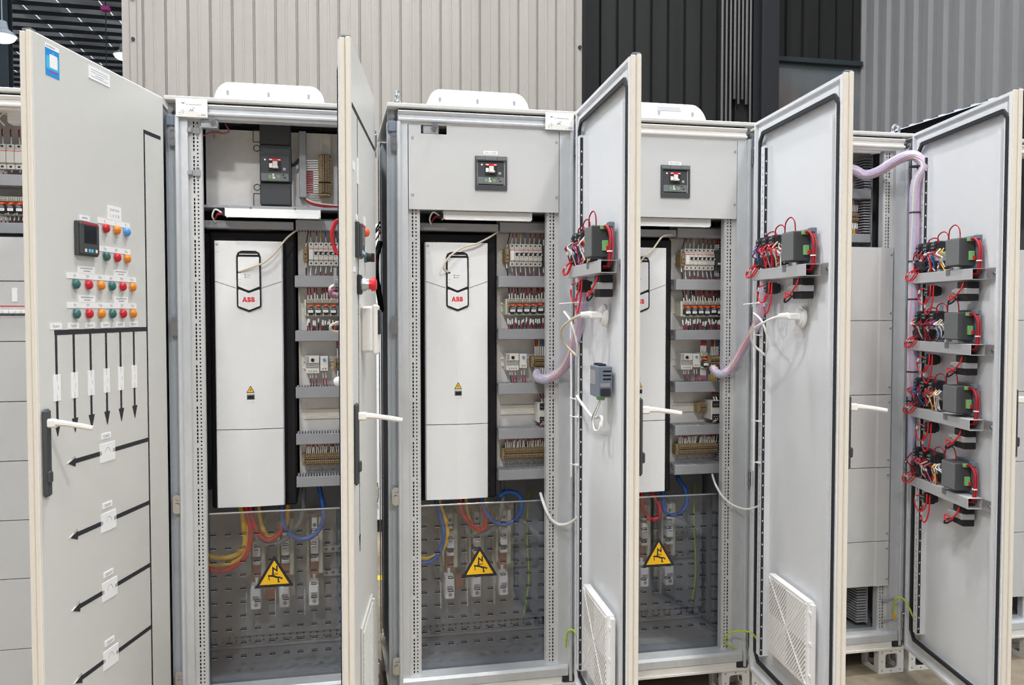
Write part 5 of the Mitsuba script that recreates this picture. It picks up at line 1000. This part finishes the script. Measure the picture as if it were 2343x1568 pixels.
def door_set(i, z, tag, brk=0.60):
    Dn = DOOR[i]; L = tag or Dn
    t = thing('cable_trunking', f'grey cable trunking on a bracket across {L}', 'cable trunking'); p = lambda n, m, mat, **k: part(t, n, m, mat, DT(i), **k)
    p('channel', cat(box(0.118, 0.535, IN - 0.050, IN - 0.0475, z - 0.036, z, 0.0008), box(0.118, 0.535, IN - 0.048, IN - 0.002, z - 0.036, z - 0.0345), box(0.118, 0.535, IN - 0.048, IN - 0.002, z - 0.0015, z), box(0.118, 0.535, IN - 0.004, IN - 0.002, z - 0.036, z), box(0.185, 0.1858, IN - 0.0504, IN - 0.05, z - 0.036, z)), 'trunking')
    p('bracket', cat(box(0.118, brk, IN - 0.0035, IN - 0.0005, z - 0.037, z + 0.001, 0.0008)), 'steel'); p('bracket_screw', cyl((brk - 0.018, IN - 0.003, z - 0.018), (brk - 0.018, IN - 0.007, z - 0.018), 0.005, 10), 'chrome')
    p('clip', box(0.372, 0.398, IN - 0.0515, IN - 0.049, z - 0.017, z + 0.002), 'midgrey')
    p('trunked_wires', cat(*[tube([dpt(i, 0.30, IN - 0.02 - 0.008 * k, z - 0.024 + 0.006 * (k % 2)), dpt(i, 0.48, IN - 0.018 - 0.008 * k, z - 0.022), dpt(i, 0.515, IN - 0.02 - 0.007 * k, z - 0.016)], 0.0035, 6, 3) for k in range(3)]).apply_transform(np.linalg.inv(np.array(DT(i).matrix))), 'redwire', kind='stuff')
    t = thing('panel_meter', f'dark rear housing of a panel meter above the trunking on {L}', 'meter'); p = lambda n, m, mat, **k: part(t, n, m, mat, DT(i), **k)
    p('housing', cat(box(0.383, 0.474, IN - 0.060, IN - 0.004, z + 0.012, z + 0.104, 0.003)), 'darkgrey'); p('rear_cover', box(0.386, 0.471, IN - 0.0615, IN - 0.059, z + 0.015, z + 0.101, 0.001), 'midgrey'); p('mounting_flange', cat(box(0.372, 0.505, IN - 0.007, IN - 0.0005, z + 0.004, z + 0.112, 0.002), box(0.478, 0.505, IN - 0.018, IN - 0.005, z + 0.098, z + 0.112, 0.002)), 'slate')
    p('connector', box(0.472, 0.482, IN - 0.036, IN - 0.020, z + 0.092, z + 0.1035, 0.001), 'green'); p('connector', box(0.472, 0.482, IN - 0.030, IN - 0.013, z + 0.030, z + 0.060, 0.001), 'green'); p('connector_plug', box(0.480, 0.486, IN - 0.020, IN - 0.011, z + 0.031, z + 0.044, 0.001), 'red')
    for k, c in enumerate(('redwire', 'red', 'ink', 'red')): loop(i, [(0.482, IN - 0.026, z + 0.100 - 0.002 * k), (0.497, IN - 0.022 + 0.003 * k, z + 0.098), (0.512, IN - 0.018 + 0.003 * k, z + 0.075), (0.518, IN - 0.020 + 0.003 * k, z + 0.040), (0.517, IN - 0.022 + 0.003 * k, z + 0.005), (0.512, IN - 0.024 + 0.003 * k, z - 0.014)], 0.0030, c, 'meter_lead', f"{ORD[k]} lead curving from the meter connector into the trunking on {L}", f'meter leads on {L}', 0)
    one('cable_tie', f'white cable tie round the meter leads on {L}', 'cable tie', cyl(dpt(i, 0.517, IN - 0.018, z + 0.024), dpt(i, 0.517, IN - 0.018, z + 0.028), 0.0085, 10), 'white')
    g = f'contact blocks on {L}'
    for k, r in enumerate((0.160, 0.218, 0.275)): contact(i, r, z + 0.090, f'upper contact block on {L}, {ORD[k]} from the hinge', g)
    contact(i, 0.232, z + 0.027, f'small contact block right above the trunking on {L}', None, 0.8); contact(i, 0.300, z + 0.024, f'contact block beside the meter housing on {L}', None, 0.8)
    t = thing('terminal_box', f'black terminal box above the hinge end of the trunking on {L}', 'terminal box'); part(t, 'housing', cat(box(0.128, 0.205, IN - 0.046, IN - 0.003, z + 0.008, z + 0.042, 0.003), box(0.134, 0.199, IN - 0.049, IN - 0.044, z + 0.012, z + 0.036, 0.002)), 'rubber', DT(i))
    rr = random.Random(i * 100 + int(z * 50)); g = f'tangled wires on {L}'
    for k in range(20):
        r0 = 0.135 + 0.011 * k; a = rr.uniform; c = rr.choice(('red', 'redwire', 'redwire', 'ink', 'blue', 'redwire', 'purplewire', 'creamwire')) if k < 16 else rr.choice(('yellow', 'creamwire', 'white'))
        o = IN - a(0.030, 0.062); r1 = r0 + a(-0.035, 0.045)
        loop(i, [(r0, IN - 0.045, z + a(0.070, 0.085)), (r0 + a(-0.01, 0.01), o - 0.006, z + 0.062), (r1, o, z + a(0.045, 0.06)), (r1 + a(-0.012, 0.012), o + 0.006, z + a(0.022, 0.040)), (r1 + a(-0.012, 0.012), IN - 0.042, z + a(-0.004, 0.015))], 0.0024, c, 'tangled_wire', f"{ {'red': 'red', 'redwire': 'maroon', 'ink': 'black', 'blue': 'blue', 'purplewire': 'mauve', 'creamwire': 'cream', 'yellow': 'yellow', 'white': 'white'}[c]} wire tangled over the trunking, {L}, {ORD[k]} from the hinge", g, 2 if k % 2 else None)
    for k, (r0, h) in enumerate(((0.235, 0.020), (0.300, 0.036), (0.375, 0.052))): loop(i, [(r0, IN - 0.045, z + 0.100), (r0 + 0.006, IN - 0.045, z + 0.100 + h * 0.7), (r0 + 0.030, IN - 0.040, z + 0.100 + h), (r0 + 0.055, IN - 0.038, z + 0.100 + h * 0.7), (r0 + 0.062, IN - 0.038, z + 0.100)], 0.0020, 'redwire', 'arched_wire', f'red wire arching over the top of {L}, {ORD[k]} from the hinge', f'arching wires on {L}')
    for k in range(2): loop(i, [(0.150 + 0.03 * k, IN - 0.046, z + 0.02), (0.128 + 0.02 * k, IN - 0.064, z + 0.002), (0.112 + 0.012 * k, IN - 0.068, z - 0.012), (0.118 + 0.02 * k, IN - 0.066, z - 0.026), (0.140 + 0.02 * k, IN - 0.060, z - 0.020), (0.170 + 0.02 * k, IN - 0.056, z + 0.004)], 0.0022, 'red', 'looped_wire', f"{('outer', 'inner')[k]} red wire looping round the trunking end on {L}", None, 1)
    # below the trunking
    t = thing('key_switch_back', f'black and silver switch body below the trunking on {L}', 'switch'); p = lambda n, m, mat: part(t, n, m, mat, DT(i))
    p('body', cat(box(0.425, 0.490, IN - 0.040, IN - 0.001, z - 0.062, z - 0.040, 0.002), box(0.425, 0.490, IN - 0.040, IN - 0.001, z - 0.104, z - 0.082, 0.002)), 'black'); p('clamp', cat(box(0.420, 0.492, IN - 0.046, IN - 0.001, z - 0.082, z - 0.062, 0.002), cyl([0.42, IN - 0.036, z - 0.072], [0.400, IN - 0.036, z - 0.072], 0.009, 10)), 'steel')
    contact(i, 0.232, z - 0.066, f'contact block hanging below the trunking on {L}', None, 1.0)
    for k, pts in enumerate(([(0.225, IN - 0.052, z - 0.056), (0.208, IN - 0.060, z - 0.062), (0.196, IN - 0.060, z - 0.088), (0.216, IN - 0.058, z - 0.112), (0.245, IN - 0.055, z - 0.108), (0.262, IN - 0.050, z - 0.080), (0.258, IN - 0.046, z - 0.045)], [(0.240, IN - 0.050, z - 0.090), (0.226, IN - 0.050, z - 0.115), (0.228, IN - 0.050, z - 0.138), (0.246, IN - 0.05, z - 0.150), (0.266, IN - 0.05, z - 0.136), (0.274, IN - 0.046, z - 0.10), (0.268, IN - 0.04, z - 0.045)],
                             [(0.470, IN - 0.040, z - 0.04), (0.468, IN - 0.050, z - 0.066), (0.440, IN - 0.058, z - 0.094), (0.405, IN - 0.056, z - 0.100), (0.395, IN - 0.05, z - 0.086), (0.425, IN - 0.046, z - 0.090)])):
        loop(i, pts, 0.0026, 'red', 'hanging_wire', f"{('upper red loop', 'lower red loop', 'red loop round the switch')[k]} hanging below the trunking on {L}", None, 1 if k < 2 else 0)
    loop(i, [(0.425, IN - 0.045, z - 0.092), (0.408, IN - 0.055, z - 0.100), (0.400, IN - 0.055, z - 0.113), (0.412, IN - 0.05, z - 0.110), (0.435, IN - 0.045, z - 0.095)], 0.003, 'ink', 'hanging_wire', f'black loop at the switch below the trunking on {L}')
door_set(3, 1.458, ''); door_set(4, 1.462, '')
for k, z in enumerate((1.456, 1.210, 0.965, 0.708)): door_set(5, z, ("the rightmost door's top tier", "the rightmost door's second tier", "the rightmost door's third tier", "the rightmost door's bottom tier")[k])

for k, (r, c) in enumerate(((0.600, 'red'), (0.585, 'red'), (0.570, 'redwire'))): loop(2, [(r, IN - 0.004, 1.560), (r, IN - 0.022, 1.550), (r + .004, IN - 0.030, 1.520), (r, IN - 0.024, 1.480), (r, IN - 0.006, 1.455)], 0.0034, c, 'meter_lead', f'{ORD[k]} red lead bulging behind the edge of the second open door')
one('wire_bracket', 'small white bracket behind the edge of the second open door', 'bracket', cat(box(0.57, 0.60, IN - 0.026, IN, 1.395, 1.40, 0.001), box(0.57, 0.60, IN - 0.026, IN - 0.022, 1.38, 1.43, 0.001), box(0.57, 0.60, IN - 0.020, IN, 1.445, 1.449, 0.001)), 'steel', DT(2))
for k, (z, c) in enumerate(((1.372, 'white'), (1.362, 'purplewire'), (1.270, 'creamwire'))): loop(2, [(0.55, IN - 0.004, z - 0.012), (0.57, IN - 0.034, z - 0.008), (0.58, IN - 0.036, z + 0.008), (0.56, IN - 0.004, z + 0.020)], 0.0040, c, 'door_wire', f"{('white', 'mauve', 'cream')[k]} wire loop peeping out behind the edge of the second open door")
one('cable_grommet', 'white round grommet behind the edge of the second open door', 'grommet', cat(ball((0.58, IN - 0.018, 1.128), 0.013)), 'white', DT(2), smooth=True)
def filter_vent(i):
    t = thing('filter_vent', f'square white filter vent with crossed louvres low on the inside of {DOOR[i]}', 'vent'); p = lambda n, m, mat, **k: part(t, n, m, mat, DT(i), **k)
    r0, r1, z0, z1 = 0.222, 0.516, 0.164, 0.428; c = ((r0 + r1) / 2, (z0 + z1) / 2); o = IN - 0.020
    A, B, C_, D_ = (r0 + .008, z0 + .008), (r1 - .008, z0 + .008), (r1 - .008, z1 - .008), (r0 + .008, z1 - .008)
    def m1():
        fr = sbox(r0, z0, r1, z1).difference(sbox(r0 + .010, z0 + .010, r1 - .010, z1 - .010)); X = unary_union([LineString([A, C_]).buffer(0.0035), LineString([B, D_]).buffer(0.0025)])
        return cat(ext(fr, 0.022, FRONT, (0, IN, 0)), ext(X, 0.007, FRONT, (0, o + 0.002, 0)), box(r0, r1, IN - 0.004, IN, z0, z1), box(r1 - 0.002, r1 + 0.016, IN - 0.014, IN, z0 + 0.004, z1 - 0.004, 0.002))
    p('frame', S('fvf', m1), 'white')
    p('filter_mat', S('fvm', lambda: box(r0 + .01, r1 - .01, IN - 0.010, IN - 0.004, z0 + .01, z1 - .01)), 'midgrey')
    for k, (qd, w) in enumerate(((sbox(r0 + .01, c[1], c[0], z1 - .01), 0.0029), (sbox(c[0], z0 + .01, r1 - .01, c[1]), 0.0029), (sbox(c[0], c[1], r1 - .01, z1 - .01), 0.0046), (sbox(r0 + .01, z0 + .01, c[0], c[1]), 0.0046))):
        def sl(qd=qd, w=w):
            ms = []
            for q in np.arange(-0.55, 0.60, 0.0165):
                g0 = LineString([(r0 - 0.1, c[1] + q - 0.28), (r1 + 0.1, c[1] + q + 0.28)]).buffer(w).intersection(qd)
                for g in getattr(g0, 'geoms', [g0]):
                    if g.geom_type == 'Polygon' and g.area > 1e-7: ms.append(ext(g, 0.008, FRONT, (0, o + 0.004, 0)))
            return cat(*ms)
        p('louvres', S(('fvs', k), sl), 'white', kind='stuff')
    p('latch', S('fvl', lambda: cat(*[box(r1 - 0.004, r1 + 0.014, IN - 0.018, IN, z, z + 0.012, 0.002) for z in (z0 + 0.03, z0 + 0.13, z0 + 0.225)])), 'white')
filter_vent(3); filter_vent(4)
def plug(i, r, z):
    t = thing('wall_plug', f'white plug and round socket on the inside of {DOOR[i]}', 'plug'); T = DT(i)
    part(t, 'socket_flange', cat(cyl((r, IN, z), (r, IN - 0.008, z), 0.034, 20), cyl((r, IN - 0.008, z), (r, IN - 0.014, z), 0.028, 20)), 'white', T, smooth=30)
    part(t, 'plug_body', cat(box(r - 0.020, r + 0.018, IN - 0.050, IN - 0.012, z - 0.010, z + 0.012, 0.004), cyl((r - 0.002, IN - 0.045, z + 0.002), (r - 0.008, IN - 0.075, z + 0.002), 0.012, 10, 0.008)), 'white', T)
    loop(i, [(r - .006, IN - .072, z + .002), (r - .05, IN - .092, z - .012), (r - .14, IN - .105, z - .045), (r - .19, IN - .085, z - .09), (r - .17, IN - .05, z - .13)], 0.0042, 'creamwire' if i == 3 else 'white', 'plug_lead', f'white lead curving from the plug on the inside of {DOOR[i]}')
    loop(i, [(r - .17, IN - .05, z - .13), (r - .12, IN - .06, z - .09), (r - .12, IN - .08, z - .02), (r - .17, IN - .09, z + .01), (r - .24, IN - .055, z - .005), (r - .280, IN - .044, z - .05), (r - .285, IN - .041, z - .28), (r - .283, IN - .041, z - .54)], 0.0036, 'white', 'plug_lead', f'white lead looping back and running down the stiffener on {DOOR[i]}')
plug(3, 0.405, 1.300); plug(4, 0.410, 1.302)
# small grey converter on door 3
t = thing('converter_box', 'blue grey converter box with slots on the inside of the third open door', 'converter'); p = lambda n, m, mat: part(t, n, m, mat, DT(3))
p('housing', cat(box(0.385, 0.485, IN - 0.043, IN, 1.060, 1.152, 0.003)), 'slate'); p('label', box(0.392, 0.455, IN - 0.0440, IN - 0.042, 1.096, 1.138), 'duct')
p('slots', cat(*[box(0.4845, 0.4856, IN - 0.028, IN - 0.004, z, z + 0.005) for z in (1.112, 1.123, 1.135)]), 'black'); p('connector', cat(box(0.482, 0.491, IN - 0.036, IN - 0.006, 1.066, 1.088, 0.002)), 'rubber'); p('nameplate', box(0.4845, 0.4858, IN - 0.036, IN - 0.008, 1.092, 1.103), 'duct'); p('top_clip', cat(box(0.40, 0.425, IN - 0.035, IN - 0.015, 1.151, 1.158, 0.001), box(0.44, 0.47, IN - 0.035, IN - 0.015, 1.151, 1.158, 0.001)), 'rubber'); p('green_plug', box(0.43, 0.455, IN - 0.034, IN - 0.014, 1.050, 1.061, 0.001), 'green')
for k, c in enumerate(('white', 'ink', 'white')): loop(3, [(0.445, IN - 0.024, 1.052), (0.428 - .006 * k, IN - 0.030, 1.022), (0.400 - .008 * k, IN - 0.036, 0.985), (0.418, IN - 0.036, 0.958), (0.452, IN - 0.032, 0.962), (0.450, IN - 0.026, 0.985)], 0.0032, c, 'converter_lead', f"{('outer white', 'black', 'inner white')[k]} lead looping below the converter box")
loop(3, [(0.142, IN - 0.024, 1.02), (0.18, IN - 0.035, 1.035), (0.22, IN - 0.032, 1.02), (0.33, IN - 0.02, 0.985), (0.44, IN - 0.02, 1.0), (0.455, IN - 0.024, 0.97)], 0.0048, 'white', 'converter_lead', 'thick white lead from the stiffener to the ring below the converter box')
for i, zs in ((3, (1.255, 1.02, 0.96, 0.80)), (4, (1.235, 0.935, 0.79))):
    for k, z in enumerate(zs): one('cable_tie', f'white cable tie on the hinge side stiffener of {DOOR[i]}, {ORD[k]} from the top', 'cable tie', cat(cyl(dpt(i, .132, IN - .022, z), dpt(i, .132, IN - .022, z + .004), 0.012, 10), cyl(dpt(i, .132, IN - .034, z + .002), dpt(i, .120, IN - .046, z + .004), 0.002, 6)), 'white')

# ------------------------------------------------------------------ cable trunks and loops between cabinets and doors
def trunk(i, pts, r, lab):
    P_ = spline(pts, 6); k = one('spiral_wrapped_cable', lab, 'cable bundle', tube(P_, r, 14, 1), 'wrap', smooth=True)
    L = np.r_[0, np.cumsum(np.linalg.norm(np.diff(P_, axis=0), axis=1))]; s = np.linspace(0, L[-1], int(L[-1] / 0.0045)); c = np.stack([np.interp(s, L, P_[:, k_]) for k_ in range(3)], 1)
    t_ = np.gradient(c, axis=0); t_ /= np.linalg.norm(t_, axis=1)[:, None]; a = np.cross(t_, [0.3, 0.8, 0.2]); a /= np.linalg.norm(a, axis=1)[:, None]; b = np.cross(t_, a); ph = s / 0.017 * 2 * math.pi
    part(k, 'spiral_wrap', tube(c + (r + 0.0006) * (np.cos(ph)[:, None] * a + np.sin(ph)[:, None] * b), 0.0011, 5, 1), 'lilac', smooth=True)
    for q, m in enumerate(('pinkwire', 'pinkwire', 'paleyellow', 'pinkwire', 'paleblue', 'pinkwire', 'paleyellow', 'paleblue', 'pinkwire')):
        f = 0.70 * q + 1.2 + 0.5 * np.sin(s / (0.13 + 0.02 * q) + q); part(k, 'inner_wire', tube((c + (r - 0.0022) * (np.cos(f)[:, None] * a + np.sin(f)[:, None] * b))[::4], 0.0030, 6, 1), m, smooth=True)
trunk(2, [(0.792, -0.255, 1.55), (0.792, -0.25, 1.51), (0.795, -0.235, 1.45), (0.797, -0.20, 1.37), (0.795, -0.14, 1.285), (0.787, -0.06, 1.224), (0.756, -0.028, 1.192), (0.728, -0.016, 1.181), (0.715, 0.02, 1.184), (0.725, 0.07, 1.198)], 0.0165, 'pinkish spiral wrapped cable bundle sagging from the middle cabinet to its door')
trunk(3, [(1.4525, -0.215, 1.55), (1.4525, -0.21, 1.51), (1.455, -0.195, 1.45), (1.456, -0.15, 1.365), (1.450, -0.075, 1.294), (1.425, -0.032, 1.22), (1.398, -0.02, 1.19), (1.384, 0.005, 1.19), (1.390, 0.05, 1.205)], 0.0150, 'spiral wrapped cable bundle sagging from the right drive cabinet to its door')
trunk(4, [(1.93, 0.16, 2.03), (1.945, 0.12, 1.985), (1.987, 0.079, 1.958), (2.015, 0.061, 1.938), (2.05, 0.025, 1.949), (2.082, -0.02, 1.978), (2.112, -0.061, 1.995), (2.135, -0.085, 1.985), (2.146, -0.104, 1.945)] + [tuple(dpt(5, 0.118, IN - 0.040, z)) for z in (1.78, 1.60, 1.40, 1.20, 1.00)], 0.0185, 'thick spiral wrapped cable bundle arching to the rightmost door and down its stiffener')
one('spiral_wrapped_cable', 'thinner cable bundle running on down the rightmost door below the thick one', 'cable bundle', tube([dpt(5, 0.118, IN - 0.036, z) for z in (1.00, 0.90, 0.82, 0.74)], [0.013, 0.012, 0.010, 0.009], 10, 4), 'wrap', smooth=True)
for k, z in enumerate((1.85, 1.68, 1.50, 1.36, 1.20, 1.09, 0.98)): one('cable_tie', f'black cable tie round the thick bundle on the rightmost door, {ORD[k]} from the top', 'cable tie', cyl(dpt(5, .118, IN - .040, z), dpt(5, .118, IN - .040, z + .005), 0.0205, 14), 'rubber')
for i, c, z in ((3, (0.795, -0.232, 1.445), 1.43), (4, (1.455, -0.192, 1.445), 1.4)): one('cable_tie', f'white cable tie with a long tail round the cable bundle at {DOOR[i]}', 'cable tie', cat(cyl(np.array(c) - [0, 0, .003], np.array(c) + [0, 0, .003], 0.0185, 12), cyl(np.array(c), np.array(c) + [-0.075, -0.01, -0.006], 0.0022, 6)), 'white')
for k, (pts, lab) in enumerate((([(0.838, -0.17, 0.80), (0.833, -0.165, 0.764), (0.827, -0.128, 0.728), (0.808, -0.072, 0.688), (0.782, -0.035, 0.673), (0.758, -0.02, 0.686), (0.740, -0.014, 0.715), (0.732, 0.01, 0.746), (0.735, 0.06, 0.765)], 'white cable loop hanging from the middle cabinet to its door at mid height'), ([(1.488, -0.17, 0.93), (1.484, -0.172, 0.85), (1.493, -0.17, 0.775), (1.496, -0.145, 0.746), (1.484, -0.111, 0.719), (1.463, -0.07, 0.703), (1.429, -0.035, 0.713), (1.398, -0.02, 0.742), (1.380, -0.008, 0.776), (1.388, 0.03, 0.79), (1.40, 0.07, 0.805)], 'white cable loop hanging from the right drive cabinet to its door at mid height'))):
    one('loop_cable', lab, 'cable', tube(pts, 0.0055 if k == 0 else 0.004, 8), 'white', smooth=True)
for i, pts in ((2, [(0.819, 0.010, 0.187), (0.813, -0.004, 0.217), (0.808, -0.021, 0.259), (0.81, -0.041, 0.297), (0.826, -0.053, 0.304), (0.837, -0.074, 0.281), (0.842, -0.1, 0.241), (0.850, -0.112, 0.187)]), (3, [(1.487, 0.004, 0.177), (1.461, -0.012, 0.172), (1.426, -0.026, 0.189), (1.405, -0.037, 0.22), (1.414, -0.05, 0.246), (1.448, -0.074, 0.26), (1.478, -0.099, 0.259), (1.5, -0.108, 0.228), (1.512, -0.115, 0.196)]), (4, [(2.153, 0.03, 0.224), (2.135, 0.014, 0.265), (2.129, -0.01, 0.306), (2.138, -0.023, 0.318), (2.148, -0.041, 0.306), (2.155, -0.068, 0.268), (2.172, -0.085, 0.205)])):
    t = thing('earth_lead', f'green and yellow earth lead bridging {CAB[i]} and its door at the bottom', 'cable'); part(t, 'lead', tube(pts, 0.0034, 8), 'earth', smooth=True)
    P_ = np.array(pts)
    for a, b in ((0, 1), (-1, -2)): part(t, 'cable_lug', cat(tube([P_[a] - (P_[b] - P_[a]) * 0.25, P_[a] + (P_[b] - P_[a]) * 0.35], 0.0050, 8, 1)), 'yellow')
    for a, b in ((0, 1), (-1, -2)): part(t, 'lug_bolt', ball(P_[a] - (P_[b] - P_[a]) * 0.4, 0.007, sub=1), 'steel')

# ------------------------------------------------------------------ behind the row
t = thing('storage_cabinet', 'white cabinet standing behind the row, seen through the gap left of the middle cabinet', 'cabinet')
part(t, 'body', box(-0.4, 0.75, 2.60, 3.10, 0.08, 1.97, 0.006), 'fanwhite'); part(t, 'top_gap', box(-0.39, 0.74, 2.598, 2.61, 1.925, 1.935), 'rubber'); part(t, 'plinth', box(-0.38, 0.73, 2.62, 3.08, 0.0, 0.08), 'rubber')
one('floor_tape', 'strip of yellow tape on the floor in the gap between the cabinets', 'floor marking', box(0.05, 0.9, 1.62, 1.70, 0.0, 0.001), 'yellow')
for k, pts in enumerate(([(0.150, 0.36, 1.75), (0.168, 0.40, 1.71), (0.196, 0.44, 1.74)], [(0.150, 0.36, 1.70), (0.170, 0.38, 1.68), (0.196, 0.42, 1.72)], [(0.150, 0.38, 1.66), (0.165, 0.42, 1.70), (0.196, 0.46, 1.76)])): one('gap_wire', f"{('upper', 'middle', 'lower')[k]} thin dark wire crossing the gap left of the middle cabinet", 'wire', tube(pts, 0.003, 6), 'ink' if k != 1 else 'redwire', smooth=True)
one('gap_cable', 'thick black cable bulging in the gap left of the middle cabinet', 'cable', tube([(0.196, 0.45, 1.68), (0.178, 0.40, 1.62), (0.175, 0.36, 1.55), (0.190, 0.38, 1.46), (0.197, 0.42, 1.42)], 0.011, 8), 'rubber', smooth=True)
